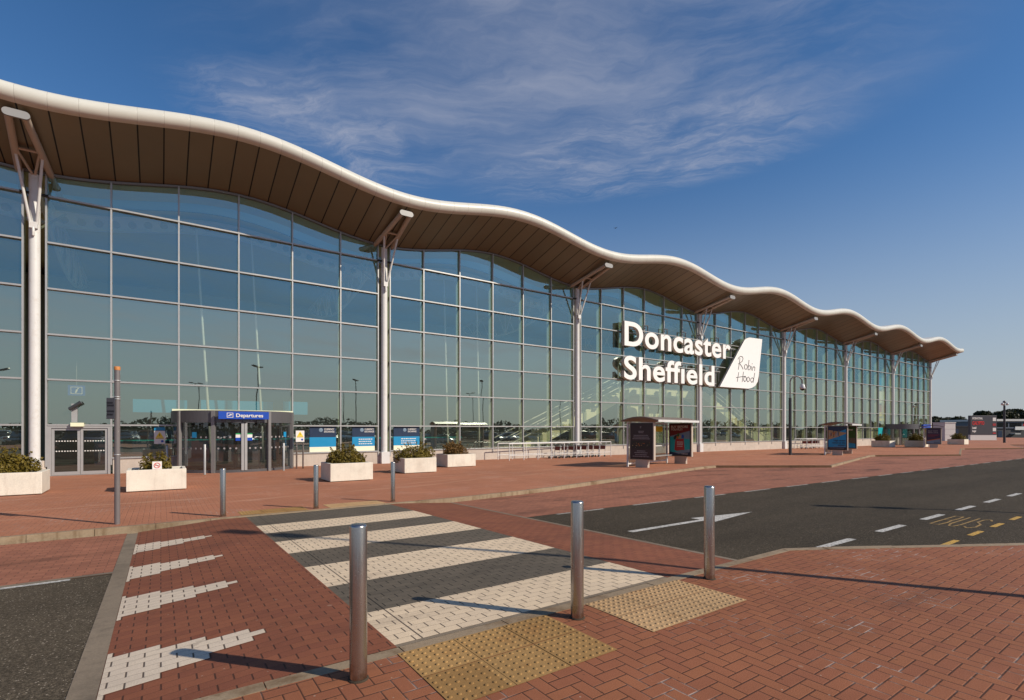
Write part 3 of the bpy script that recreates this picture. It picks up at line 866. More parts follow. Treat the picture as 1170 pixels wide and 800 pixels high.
# main stairs: two flights that meet at a landing
def flight(xa, xb, z1):
    y0, y1 = 31.4, 33.6; mb = MB(); sg = 1 if xb > xa else -1
    n = 26
    mb.prism([(xa, -.39), (xa + sg * 1.2, -.39), (xb, z1 - .75), (xb, z1), (xa, -.1)][::sg], y0, y0 + .12)
    mb.prism([(xa, -.39), (xa + sg * 1.2, -.39), (xb, z1 - .75), (xb, z1), (xa, -.1)][::sg], y1, y1 + .12)
    for i in range(n):
        x = xa + (xb - xa) * i / n; z = -.2 + (z1 + .2) * (i + 1) / n
        a, b = sorted((x, x + (xb - xa) / n))
        mb.box((a, y0 + .12, z - .25), (b, y1, z))
    st = tb(mb, 'staircase', 'cream_panel')
    for y in (y0 + .05, y1 + .05):
        for dz in (.55, 1.0):
            r = MB(); r.rod((xa, y, -.1 + dz), (xb, y, z1 + dz), .045); tb(r, 'handrail', 'white_steel', st)
flight(21.6, 35.0, 5.4); flight(57.6, 45.6, 5.4)
mb = MB(); mb.box((35.02, 31.4, 4.65), (45.58, 36.5, 5.4)); mb.box((35.6, 32.6, -.39), (38.6, 32.9, 4.64)); mb.box((39.2, 33.4, -.39), (45., 33.7, 4.64)); tb(mb, 'landing', 'cream_panel')
for xa, xb, zt in ((46.5, 49, 2.2), (59.5, 64, 1.7), (88.5, 91, 1.6), (93, 99, 1.7)):
    mb = MB(); mb.box((xa, 34.2, -.39), (xb, 34.5, zt)); tb(mb, 'inner_screen', 'cream_panel')
# shop counters seen low through the glass
for xa, xb, m_ in ((-3, 10, 'navy_print'), (12, 20, 'navy_print')):
    mb = MB(); mb.box((xa, 36, -.39), (xb, 37, .9)); mb.box((xa, 36.0, .9), (xb, 37., .96), 1); tb(mb, 'counter', [m_, 'teal_print'])
for xa, z0, xb, z1, y in ((-1.3, 2.55, 1.3, 3.3, 36.), (2.0, 2.55, 6.0, 3.35, 36.), (7., 2.6, 8.6, 3.5, 38)):
    mb = MB(); mb.box((xa, y, z0), (xb, y + .12, z1)); tb(mb, 'hanging_board', 'sky_blue_print')
# side entrance: double doors in the first panel
xa, xb = edges[-N0][0] + .03, edges[-N0][1] - .03
door = MB()
door.box((xa, FY - .13, -.40), (xa + .13, FY + .02, 1.72)); door.box((xb - .09, FY - .13, -.40), (xb, FY + .02, 1.72)); door.box((xa + .13, FY - .13, 1.63), (xb - .09, FY + .02, 1.722))
door.box((xa + .13, FY - .09, -.43), (xb - .09, FY + .02, -.385))
door = tb(door, 'entrance_door', 'aluminium')
xm = (xa + .13 + xb - .09) / 2
for a, b in ((xa + .135, xm - .006), (xm + .006, xb - .095)):
    q = MB(); z0, z1 = -.375, 1.622
    q.box((a, FY - .08, z0), (a + .09, FY - .03, z1)); q.box((b - .09, FY - .08, z0), (b, FY - .03, z1)); q.box((a + .09, FY - .08, z0), (b - .09, FY - .03, z0 + .14)); q.box((a + .09, FY - .08, z1 - .09), (b - .09, FY - .03, z1))
    tb(q, 'door_leaf', 'aluminium', door)
    q = MB(); q.sheet([(a + .09, FY - .055, z0 + .14), (b - .09, FY - .055, z0 + .14), (b - .09, FY - .055, z1 - .09), (a + .09, FY - .055, z1 - .09)]); tb(q, 'door_glass', 'clear_glass', door)
    q = MB()
    for zz in (.62, 1.05):
        m_ = a + .13
        while m_ < b - .15: q.box((m_, FY - .062, zz), (m_ + .045, FY - .058, zz + .045)); m_ += .09
    tb(q, 'dot_pattern', 'white_print', door)
q = MB(); q.box((xm - .30, FY - .34, 1.70), (xm + .14, FY - .14, 1.86)); tb(q, 'door_sensor', 'fin_cream', door)
# revolving door drum
def revolving(cx, cy, R, sign_txt, zb=-.38):
    T = lambda a, r=R: (cx + r * math.sin(rad(a)), cy - r * math.cos(rad(a)))
    z0, z1, z2 = zb, 1.88, 2.42
    mb = MB(); A = [-88 + 176 * i / 44 for i in range(45)]
    def wall(r0, r1, za, zc):
        for a, b in zip(A, A[1:]):
            p, q = T(a, r1), T(b, r1); p2, q2 = T(a, r0), T(b, r0)
            mb.add([(*p, za), (*q, za), (*q, zc), (*p, zc)], [(0, 1, 2, 3)], 0, True)
            mb.add([(*p2, za), (*q2, za), (*q2, zc), (*p2, zc)], [(3, 2, 1, 0)], 0, True)
            mb.add([(*p, za), (*q, za), (*q2, za), (*p2, za)], [(3, 2, 1, 0)]); mb.add([(*p, zc), (*q, zc), (*q2, zc), (*p2, zc)], [(0, 1, 2, 3)])
    wall(R - .2, R + .06, z1, z2); wall(R - .05, R + .05, z0, z0 + .13)
    pts = [T(a, R + .06) for a in A]; mb.add([(x, y, z2 + .003) for x, y in pts], [tuple(range(len(pts)))])
    mb.add([(x, y, z1 - .003) for x, y in pts], [tuple(range(len(pts) - 1, -1, -1))])
    rd = tb(mb, 'revolving_door', 'dark_aluminium')
    for a in (-62, -25, 25, 62):
        x, y = T(a, R + .07); q = MB(); q.box((-.07, -.07, z0), (.07, .07, z1 + .52), R=Matrix.Rotation(rad(a), 3, 'Z'), at=(x, y, 0)); tb(q, 'door_post', 'grey_aluminium', rd)
    for a in (.1, 2.9):
        x, y = T(a, R + .03); q = MB(); q.box((-.055, -.05, z0 + .1), (.055, .05, z1 - .01), R=Matrix.Rotation(rad(a), 3, 'Z'), at=(x, y, 0)); tb(q, 'door_stile', 'aluminium', rd)
    for a0, a1 in ((-86, -62), (-62, -25), (-25, .2), (2.8, 25), (25, 62), (62, 86)):
        q = MB(); st = [a0 + 1.5 + (a1 - a0 - 3) * i / 8 for i in range(9)]
        for a, b in zip(st, st[1:]): q.add([(*T(a), z0 + .13), (*T(b), z0 + .13), (*T(b), z1), (*T(a), z1)], [(0, 1, 2, 3)], 0, True)
        tb(q, 'curved_glass', 'clear_glass', rd)
        q = MB()
        for zz in (.72, 1.22):
            a = a0 + 4
            while a < a1 - 3:
                x, y = T(a, R + .012); d_ = Matrix.Rotation(rad(a), 3, 'Z'); n_ = 8
                q.add([d_ @ Vector((.045 * math.cos(i * 6.283 / n_), 0, .045 * math.sin(i * 6.283 / n_))) + Vector((x, y, zz)) for i in range(n_)], [tuple(range(n_))]); a += 5.2
        tb(q, 'dot_pattern', 'grey_print', rd)
    for a, parts_ in ((-3.5, ((1.20, 1.34, 'white_print'), (1.341, 1.40, 'green_print'), (1.06, 1.199, 'sign_blue'))), (6.5, ((1.20, 1.34, 'white_print'), (1.341, 1.40, 'green_print'), (1.06, 1.199, 'sign_blue'))), (-44, ((1.2, 1.45, 'sky_blue_print'),)), (48, ((1.2, 1.45, 'sky_blue_print'),))):
        x, y = T(a, R + .02); rot_ = Matrix.Rotation(rad(a), 3, 'Z')
        for za, zc, m_ in parts_:
            q = MB(); q.box((-.11, -.006, za), (.11, 0, zc), R=rot_, at=(x, y, 0)); tb(q, 'door_decal', m_, rd)
    q = MB(); q.rod((cx, cy, z0), (cx, cy, z1), .09, n=12)
    for a in (20, 110, 200, 290):
        x, y = T(a, R - .35); d_ = Vector((x - cx, y - cy, 0)).normalized()
        for zz in (z0 + .02, z1 - .12): q.rod(Vector((cx, cy, zz + .05)), Vector((x, y, zz + .05)), .05, n=6)
        q.rod((x, y, z0), (x, y, z1), .045, n=6)
    tb(q, 'door_wing', 'black_frame', rd)
    x, y = T(1, R + .12); q = MB(); q.box((-1.02, -.10, 2.03), (1.02, 0, 2.37), R=Matrix.Rotation(rad(2), 3, 'Z'), at=(x, y, 0))
    sg = tb(q, 'sign_panel', 'sign_blue', rd, .008)
    if sign_txt:
        wd = words('sign_lettering', sign_txt, .225, 'white_print', rd, Vector((x - .34, y - .128, 2.125)) - TO, (rad(90), 0, rad(2)), .003, bold=.018, width=1.10)
        q = MB(); bx, by = x - .56, y - .1345
        for u0, v0, u1, v1 in ((-.13, 0, .12, .02), (-.13, .19, .12, .21), (-.13, .02, -.11, .19), (.10, .02, .12, .19)): q.box((bx + u0, by, 2.10 + v0), (bx + u1, by + .012, 2.10 + v1))
        q.prism([(bx - .09, 2.155), (bx + .07, 2.215), (bx + .09, 2.245), (bx + .05, 2.245), (bx - .06, 2.205)], by, by + .01)
        q.prism([(bx - .02, 2.235), (bx + .03, 2.205), (bx + .05, 2.225), (bx + .01, 2.255)], by - .002, by + .008)
        tb(q, 'plane_symbol', 'white_print', rd)
    q = MB()
    for dx_ in (-.62, .05, .62): q.box((x + dx_ - .09, y - .05, 1.90), (x + dx_ + .09, y + .02, 1.97))
    tb(q, 'door_sensor', 'black_frame', rd)
    q = MB(); q.box((cx - R - .02, FY - .5, z2 + .01), (cx + R + .02, FY - .16, z2 + .10)); tb(q, 'drum_flashing', 'fin_cream', rd)
    return rd
revolving(3.05, 28.50, 2.60, 'Departures')
# the far entrance
def far_entrance():
    cx, cy, R = 85.2, 28.0, 2.6
    mb = MB(); z0, z1, z2 = -.70, 1.55, 2.25; T = lambda a, r=R: (cx + r * math.sin(rad(a)), cy - r * math.cos(rad(a)))
    A = [-100 + 200 * i / 40 for i in range(41)]
    for a, b in zip(A, A[1:]): mb.add([(*T(a), z1), (*T(b), z1), (*T(b), z2), (*T(a), z2)], [(0, 1, 2, 3)], 0, True)
    mb.add([(*T(a), z2) for a in A], [tuple(range(41))]); mb.add([(*T(a), z1) for a in A], [tuple(range(40, -1, -1))])
    rd = tb(mb, 'revolving_door', 'dark_aluminium')
    for a in (-95, -62, -25, 0, 25, 62, 95):
        x, y = T(a); q = MB(); q.box((x - .08, y - .08, z0 - .1), (x + .08, y + .08, z1)); tb(q, 'door_post', 'grey_aluminium', rd)
    for a0, a1 in ((-95, -25), (-25, 25), (25, 95)):
        q = MB(); st = [a0 + (a1 - a0) * i / 8 for i in range(9)]
        for a, b in zip(st, st[1:]): q.add([(*T(a, R - .02), z0), (*T(b, R - .02), z0), (*T(b, R - .02), z1), (*T(a, R - .02), z1)], [(0, 1, 2, 3)], 0, True)
        tb(q, 'curved_glass', 'clear_glass', rd)
    q = MB(); q.box((85.6, 25.0, 1.7), (88.4, 25.25, 2.2)); tb(q, 'sign_panel', 'sign_blue', rd)
    for xa_, xb_ in ((80.6, 82.2), (89.2, 91.)):
        q = MB(); q.box((xa_, FY - .22, .3), (xb_, FY - .18, 1.75)); tb(q, 'window_poster', 'teal_print')
far_entrance()

# ------------------------------------------------------------------ lettering and fin on the front
YL = 28.10
SK = YL / 27.6                     # lettering measured on another plane is carried over to this one
def carry(x, z): return x * SK, 1.6 + (z - 1.6) * SK
sign = thing('lettering_sign', 'two lines of large white raised letters fixed on rails in front of the glass', 'sign', (29.8, FY - .2, 5.4))
SO = Vector(sign.location)
def sign_line(text, xl, xr, zl, zcap):
    xl, zl = carry(xl, zl); xr, zcap = carry(xr, zcap)
    cu = bpy.data.curves.new('letter', 'FONT'); cu.body = text; cu.size = 1; cu.extrude = .0; cu.offset = .022; cu.space_character = 1.06; cu.resolution_u = 8
    tmp = bpy.data.objects.new('letter', cu); C.objects.link(tmp); bpy.context.view_layer.update()
    me = bpy.data.meshes.new_from_object(tmp); bpy.data.objects.remove(tmp)
    bm = bmesh.new(); bm.from_mesh(me); bmesh.ops.remove_doubles(bm, verts=bm.verts, dist=1e-5)
    left = set(bm.verts); isl = []
    while left:
        st = [left.pop()]; g = [st[0]]
        while st:
            q = st.pop()
            for e_ in q.link_edges:
                o_ = e_.other_vert(q)
                if o_ in left: left.discard(o_); st.append(o_); g.append(o_)
        isl.append(g)
    x0 = min(q.co.x for q in bm.verts); x1 = max(q.co.x for q in bm.verts)
    first = min(isl, key=lambda g: min(q.co.x for q in g)); cap = max(q.co.y for q in first); low = min(q.co.y for q in first)
    kx = (xr - xl) / (x1 - x0); kz = (zcap - zl) / (cap - low)
    for g in isl:
        gs = set(g); vi = {q: i for i, q in enumerate(g)}; mb = MB()
        fs = [f for f in bm.faces if f.verts[0] in gs]
        P = [(xl + (q.co.x - x0) * kx, zl + (q.co.y - low) * kz) for q in g]
        n = len(P)
        D = .30
        vs = [(x - SO.x, YL - SO.y, z - SO.z) for x, z in P] + [(x - SO.x, YL + D - SO.y, z - SO.z) for x, z in P]
        mb.add(vs, [tuple(vi[q] for q in f.verts) for f in fs], 0)
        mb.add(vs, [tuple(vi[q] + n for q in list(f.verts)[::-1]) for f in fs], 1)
        sides = []
        for f in fs:
            for lp in f.loops:
                if len(lp.edge.link_faces) == 1:
                    a, b = vi[lp.vert], vi[lp.link_loop_next.vert]; sides.append((b, a, a + n, b + n))
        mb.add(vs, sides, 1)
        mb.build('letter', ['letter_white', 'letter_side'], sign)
    bm.free(); bpy.data.meshes.remove(me)
sign_line('Doncaster', 29.80, 44.15, 8.13, 10.05)
sign_line('Sheff\u0131eld', 29.75, 41.60, 5.48, 7.36)
for z, x1 in ((9.7, 47.0), (8.5, 46.2), (7.0, 43.7), (5.85, 43.1)):
    q = MB(); q.rod((30.2 - SO.x, FY - .325 - SO.y, z - SO.z), (x1 - SO.x, FY - .325 - SO.y, z - SO.z), .04, n=8); q.build('rail', 'aluminium', sign)
for x in [28.3] + edges[2 - N0][2:] + edges[3 - N0][:2]:
    if x > 45.2: continue
    for z0, z1 in ((8.3, 10.25 if x > 29 else 9.4), (5.6, 7.3)):
        if x < 29: continue
        q = MB()
        q.box((x - .30 - SO.x, FY - .27 - SO.y, z0 - SO.z), (x - .24 - SO.x, FY - .20 - SO.y, z1 - SO.z)); q.box((x + .24 - SO.x, FY - .27 - SO.y, z0 - SO.z), (x + .30 - SO.x, FY - .20 - SO.y, z1 - SO.z))
        q.box((x - .24 - SO.x, FY - .27 - SO.y, z1 - .07 - SO.z), (x + .24 - SO.x, FY - .20 - SO.y, z1 - SO.z)); q.box((x - .04 - SO.x, FY - .20 - SO.y, z1 - .3 - SO.z), (x + .04 - SO.x, FY - .14 - SO.y, z1 - .22 - SO.z))
        q.build('support_frame', 'dark_aluminium', sign)
FIN = [(42.45, 5.48), (44.23, 7.57), (46.38, 10.04), (46.61, 10.24), (46.92, 10.4), (47.39, 10.53), (49.67, 10.59), (49.0, 6.83), (48.83, 6.29), (48.39, 5.86), (47.79, 5.62), (47.15, 5.51), (44.68, 5.49)]
FIN = [carry(*a) for a in FIN]
fin = thing('fin_sign', 'white tail fin shaped panel with black handwriting on the glass front', 'sign', (46, FY - .2, 5.4))
FO = Vector(fin.location)
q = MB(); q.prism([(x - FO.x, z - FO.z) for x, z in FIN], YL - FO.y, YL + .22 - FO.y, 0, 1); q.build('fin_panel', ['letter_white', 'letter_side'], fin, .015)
q = MB()
for z in (6.2, 7.5, 9.2):
    for x in (45.8, 48.2): q.rod((x - FO.x, YL + .215 - FO.y, z - FO.z), (x - FO.x, FY - .14 - FO.y, z - FO.z), .05, n=8)
q.build('fixing_bar', 'dark_aluminium', fin)
STROKES = [[(45.69, 8.38), (45.58, 7.86), (45.4, 7.26)], [(45.35, 8.23), (45.53, 8.43), (45.8, 8.56), (46.13, 8.53), (46.22, 8.36), (46.08, 8.11), (45.69, 7.9), (45.4, 7.8)], [(45.69, 7.83), (46.03, 7.57), (46.22, 7.34)], [(46.73, 7.85), (46.5, 7.75), (46.43, 7.57), (46.54, 7.39), (46.78, 7.38), (46.96, 7.56), (46.92, 7.76), (46.73, 7.85)], [(47.25, 8.31), (47.15, 7.77), (47.06, 7.37)], [(47.08, 7.61), (47.34, 7.79), (47.53, 7.7), (47.48, 7.48), (47.27, 7.35), (47.06, 7.37)], [(47.7, 7.73), (47.62, 7.33)], [(47.82, 8.03), (47.79, 7.95)], [(47.94, 7.7), (47.84, 7.32)], [(47.89, 7.56), (48.13, 7.75), (48.3, 7.66), (48.25, 7.32)], [(45.49, 7.01), (45.35, 6.55), (45.24, 6.1)], [(46.29, 7.1), (46.17, 6.6), (46.06, 6.11)], [(45.06, 6.47), (45.8, 6.59), (46.64, 6.69)], [(46.61, 6.67), (46.36, 6.55), (46.31, 6.31), (46.5, 6.16), (46.73, 6.28), (46.8, 6.51), (46.61, 6.67)], [(47.15, 6.66), (46.92, 6.54), (46.87, 6.31), (47.06, 6.17), (47.29, 6.28), (47.36, 6.5), (47.15, 6.66)], [(47.86, 6.63), (47.6, 6.54), (47.53, 6.32), (47.7, 6.15), (47.94, 6.27), (48.06, 6.51), (47.86, 6.63)], [(48.27, 7.12), (48.13, 6.65), (47.96, 6.13)]]
q = MB()
STROKES = [[carry(*a) for a in st] for st in STROKES]
for st in STROKES:
    for (a, b), (c, d) in zip(st, st[1:]): q.rod((a - FO.x, YL - .004 - FO.y, b - FO.z), (c - FO.x, YL - .004 - FO.y, d - FO.z), .030, n=8)
q.build('handwritten_lettering', 'ink_black', fin)

# ------------------------------------------------------------------ bollards
def bollard_make():
    b = thing('bollard', 'x', 'bollard', group='steel bollards at the two ends of the crossing')
    q = MB(); q.lathe([(.055, -.02), (.055, .975), (.052, .985), (.044, .990), (0, .991)], n=32); q.build('post', 'brushed_steel', b)
    q = MB(); q.lathe([(.066, -.02), (.066, .004), (.062, .010), (.0555, .011)], n=24); q.build('base_ring', 'soil', b)
    return b
BL = ['steel bollard on the near kerb where the zebra bands meet the red ramp',
      'steel bollard standing between the two patches of yellow blister paving on the kerb',
      'steel bollard at the kerb by the corner of the dark asphalt road',
      'steel bollard on the terminal side of the crossing, before the revolving door',
      'steel bollard between the two far blister strips, before the planter with the domed shrub',
      'steel bollard by the far kerb where the bus bay begins']
b0 = None
for (x, y), lb in zip(((1.04, 3.23), (2.90, 3.22), (4.82, 3.26), (1.06, 12.05), (2.91, 12.05), (4.77, 12.12)), BL):
    if b0 is None: b0 = bollard_make(); b0.location = (x, y, zg(x, y)); b0['label'] = lb
    else: dup(b0, (x, y, zg(x, y)), label=lb)
g0 = thing('guard_post', 'x', 'post', group='slim steel posts round the revolving door')
q = MB(); q.lathe([(.045, -.02), (.045, 1.245), (.035, 1.26), (0, 1.26)], n=16); q.build('post', 'aluminium', g0)
q = MB(); q.lathe([(.07, -.02), (.07, .006), (.0455, .010)], n=16); q.build('base_ring', 'edge_stone', g0)
for i, (x, y, hh, lb) in enumerate(((.24, 27.92, 1.22, 'slim steel post behind the planter that holds a no smoking plate'), (.92, 28.05, 1.22, 'slim steel post at the planter side edge of the revolving door'), (1.55, 25.3, 1.30, 'slim steel post before the curved glass of the revolving door, on its planter side'), (4.75, 25.7, 1.3, 'slim steel post before the revolving door, on the currency window side'))):
    r = g0 if i == 0 else dup(g0, (0, 0, 0))
    r.location = (x, y, zg(x, y)); r.scale = (1, 1, hh / 1.26); r['label'] = lb

# ------------------------------------------------------------------ planters and their shrubs
def planter_make(L=1.5, W=1.3, H=.66):
    p = thing('planter', 'x', 'planter', group='pale concrete planters along the front')
    q = MB(); t_ = .10
    o = [(-L / 2, 0), (L / 2, 0), (L / 2, W), (-L / 2, W)]; i_ = [(-L / 2 + t_, t_), (L / 2 - t_, t_), (L / 2 - t_, W - t_), (-L / 2 + t_, W - t_)]
    vs = [(x, y, .03) for x, y in o] + [(x, y, H) for x, y in o] + [(x, y, H) for x, y in i_] + [(x, y, H - .14) for x, y in i_]
    fs = [(3, 2, 1, 0)] + [(k, (k + 1) % 4, 4 + (k + 1) % 4, 4 + k) for k in range(4)] + [(4 + k, 4 + (k + 1) % 4, 8 + (k + 1) % 4, 8 + k) for k in range(4)] + [(8 + k, 8 + (k + 1) % 4, 12 + (k + 1) % 4, 12 + k) for k in range(4)]
    q.add(vs, fs); q.build('trough', 'pale_concrete', p, .012)
    q = MB(); q.box((-L / 2 + t_ + .002, t_ + .002, H - .17), (L / 2 - t_ - .002, W - t_ - .002, H - .09)); q.build('earth', 'soil', p)
    for x in (-L / 2 + .2, L / 2 - .2): q = MB(); q.box((x - .12, .08, -.03), (x + .12, W - .08, .029)); q.build('foot', 'edge_stone', p)
    return p
def shrub(label, loc, rr, n, size=.075, mat='shrub_leaf', lumps=7):
    rr = tuple(a * 1.22 for a in rr)
    s = thing('shrub', label, 'shrub', loc, group='shrubs growing in the planters')
    q = MB()
    for _ in range(9):
        a = random.uniform(0, 6.28); q.rod((0, 0, -.08), (rr[0] * .6 * math.cos(a), rr[1] * .6 * math.sin(a), rr[2] * random.uniform(.4, .8)), .014, .006, n=5)
    q.build('stem', 'bark', s)
    q = MB()
    q.leaves((0, 0, 0), (rr[0] * .86, rr[1] * .86, rr[2] * .86), n // 2, size, lo=-.1)
    for _ in range(lumps):
        a = random.uniform(0, 6.28); f = random.uniform(.3, .75)
        c = (rr[0] * f * math.cos(a), rr[1] * f * math.sin(a), rr[2] * random.uniform(.15, .65) * (1.15 - f * .6))
        k = random.uniform(.28, .45); q.leaves(c, (rr[0] * k, rr[1] * k, rr[2] * k * 1.15), n // (2 * lumps), size)
    for _ in range(26):    # loose shoots that break the outline
        a = random.uniform(0, 6.28); f = random.uniform(.2, .95); e_ = math.sqrt(max(0, 1 - f * f))
        c = Vector((rr[0] * f * math.cos(a), rr[1] * f * math.sin(a), rr[2] * e_ * .95)); d = Vector((c.x * .4, c.y * .4, .3)).normalized()
        for j in range(8): q.leaves(c + d * j * .022, (.035, .035, .03), 2, size * .8)
    q.build('foliage', mat, s)
    return s
P0 = planter_make()
PL = [(-3.95, 19.83, 1.5, 'pale concrete planter in front of the white column, overflowing with an olive green shrub', (.86, .62, .62), 2600, 'broad olive shrub spilling over its planter by the white column'),
      (-.09, 18.82, 1.0, 'pale concrete planter with a small shrub and a no smoking plate', (.36, .36, .40), 700, 'small sparse shrub beside the no smoking plate'),
      (5.67, 18.3, 1.02, 'pale concrete planter with a dense domed shrub, before the first blue window', (.68, .52, .56), 2400, 'dense domed shrub in the planter before the blue currency windows'),
      (9.31, 20.42, 1.0, 'pale concrete planter with a shrub leaning over its end, before the last blue window', (.76, .56, .58), 2400, 'bushy shrub that hangs over the end of its planter'),
      (12.75, 22.95, 1.1, 'pale concrete planter with a reddish shrub, nearest the luggage trolley rail', (.70, .55, .56), 1700, 'open reddish shrub in the planter near the trolley rail'),
      (71.0, 23.7, 1.1, 'pale concrete planter before the far revolving door', (.72, .72, .72), 1600, 'clipped shrub in the planter before the far revolving door'),
      (73.9, 21.3, 1.1, 'pale concrete planter between the far revolving door and the purple poster shelter', (.72, .72, .72), 1600, 'clipped shrub in the planter beside the purple poster shelter'),
      (93.9, 22.5, 1.3, 'pale concrete planter beyond the purple poster shelter, towards the billboard', (.72, .72, .72), 1600, 'clipped shrub in the planter beyond the purple poster shelter')]
for i, (x, y, k, lb, rr, n, ls) in enumerate(PL):
    p = P0 if i == 0 else dup(P0, (0, 0, 0))
    z = zg(x, y + .6); p.location = (x, y, z); p['label'] = lb
    far = i >= 5
    p.scale = (k, 1 if not far else 1.45, 1.0 if not far else 1.15)
    sh = shrub(ls, (x + (0 if i else .05), y + (.65 if not far else .95), z + (.56 if not far else .66)), rr, n * 2, .085 if not far else .14, 'shrub_leaf_red' if i == 4 else 'shrub_leaf')
ns = thing('no_smoking_sign', 'small white plate with a red ring, stuck in the planter soil', 'sign', (-.09, 18.98, zg(0, 19) + .53), 0)
q = MB(); q.rod((0, .012, -.08), (0, .012, .2), .012); q.build('stake', 'pole_grey', ns)
q = MB(); q.box((-.12, -.006, .06), (.12, .0, .36)); q.build('plate', 'white_print', ns)
q = MB(); R_ = [(math.cos(i * .3927), math.sin(i * .3927)) for i in range(16)]
for (a, b), (c, d) in zip(R_, R_[1:] + R_[:1]): q.rod((a * .075, -.008, .24 + b * .075), (c * .075, -.008, .24 + d * .075), .010, n=5)
q.rod((-.05, -.008, .29), (.05, -.008, .19), .009, n=5); q.box((-.1, -.009, .085), (.1, -.0065, .125))
q.build('ring_symbol', 'bright_red_print', ns)
q = MB(); q.box((-.05, -.008, .232), (.05, -.0065, .248)); q.build('cigarette_symbol', 'ink_black', ns)

# ------------------------------------------------------------------ sign post at the crossing
sp = thing('sign_post', 'grey pole with an orange cap and small dark sign plate at the far kerb', 'sign post', (-.68, 12.22, zg(-.68, 12.22)))
q = MB(); q.rod((0, 0, -.1), (0, 0, 2.94), .046, n=24); q.build('pole', 'pole_grey', sp)
q = MB(); q.lathe([(.050, 2.93), (.050, 2.99), (.044, 3.0), (0, 3.0)], n=24); q.build('cap', 'cap_orange', sp)
for z in (2.73, 2.42, 2.38, 1.32):
    q = MB(); q.lathe([(.0465, z - .012), (.052, z - .012), (.052, z + .012), (.0465, z + .012)], n=20)
    if z > 2: q.box((-.085, -.012, z - .01), (-.05, .012, z + .01))
    q.build('clamp', 'aluminium', sp)
R_ = Matrix.Rotation(rad(-22), 3, 'Z')
q = MB(); q.box((-.145, -.075, 2.0), (-.005, -.060, 2.40), R=R_); q.build('sign_plate', 'sign_grey', sp, .006)
q = MB()
for r, (z, n_) in enumerate(((2.29, 4), (2.24, 5), (2.13, 5), (2.07, 4))):
    a = -.133
    for i in range(n_): wd = random.uniform(.012, .024); q.box((a, -.0785, z), (a + wd, -.0755, z + .032), R=R_); a += wd + .005
q.build('plate_lettering', 'ink_black', sp)

# ------------------------------------------------------------------ notices by the doors
def notice(parent, y, x0, z0, w_, h_):
    q = MB(); q.box((x0, y, z0), (x0 + w_, y + .012, z0 + h_)); pl = q.build('plate', 'white_print', parent)
    c = x0 + w_ / 2; q = MB(); q.prism([(c - w_ * .34, z0 + h_ * .52), (c + w_ * .34, z0 + h_ * .52), (c, z0 + h_ * .93)], y - .004, y - .001)
    q.box((x0 + w_ * .12, y - .004, z0 + h_ * .40), (x0 + w_ * .88, y - .001, z0 + h_ * .50)); q.build('warning_triangle', 'yellow_print', parent)
    q = MB(); q.box((c - .012, y - .007, z0 + h_ * .60), (c + .012, y - .0045, z0 + h_ * .78)); q.box((x0 + w_ * .15, y - .007, z0 + h_ * .42), (x0 + w_ * .85, y - .0045, z0 + h_ * .44)); q.build('print', 'ink_black', parent)
    q = MB(); q.ball((x0 + w_ * .74, y - .001, z0 + h_ * .2), w_ * .13, 10, 6, sq=(1, .03, 1)); q.build('emblem', 'sign_blue', parent)
n1 = thing('warning_notice', 'white notice with a yellow triangle stuck on the glass between the doors', 'notice', (-.05, FY - .03, .9))
notice(n1, -.0, -.2, .0, .42, .6)
q = MB(); q.box((-.2, 0, .62), (.22, .012, .78)); q.build('header_strip', 'sky_blue_print', n1)
n2 = thing('warning_notice', 'white notice with a yellow triangle carried on two steel posts', 'notice', (5.68, 26.75, zg(5.7, 26.75)))
for x in (-.14, .16): q = MB(); q.rod((x, 0, -.05), (x, 0, 1.30), .04, n=14); q.build('post', 'brushed_steel', n2)
q = MB(); q.rod((-.14, .01, 1.25), (.16, .01, 1.9), .01, n=6); q.build('stay', 'pole_dark', n2)
notice(n2, -.05, -.19, 1.33, .40, .56)
ib = thing('information_sign', 'blue sign with a white slanted i, hung above the side entrance', 'sign', (-3.12, 30.0, 3.1))
q = MB(); q.box((-.30, 0, 0), (.30, .04, .46)); q.build('panel', 'sign_blue', ib)
q = MB()
for a, b, c, d in ((-.2, .07, .2, .09), (-.2, .37, .2, .39), (-.2, .09, -.18, .37), (.18, .09, .2, .37)): q.box((a, -.008, b), (c, -.002, d))
q.prism([(-.06, .12), (.0, .12), (.05, .28), (-.01, .28)], -.008, -.002); q.prism([(.02, .30), (.07, .30), (.085, .345), (.035, .345)], -.008, -.002)
q.build('symbol', 'white_print', ib)
q = MB(); q.rod((0, .02, .46), (0, .02, 1.5), .012); q.build('hanger', 'aluminium', ib)
cc = thing('security_camera', 'dark tubular camera on a white bracket above the side entrance', 'camera', (-3.05, FY - .15, 1.88))
q = MB(); q.box((-.10, .05, 0), (.10, .12, .80)); q.build('bracket', 'aluminium', cc)
q = MB(); q.rod((-.15, -.12, .55), (.25, -.22, .86), .075, n=14); q.build('housing', 'pole_dark', cc)
q = MB(); q.rod((0, .05, .62), (.05, -.16, .70), .03); q.build('arm', 'pole_grey', cc)
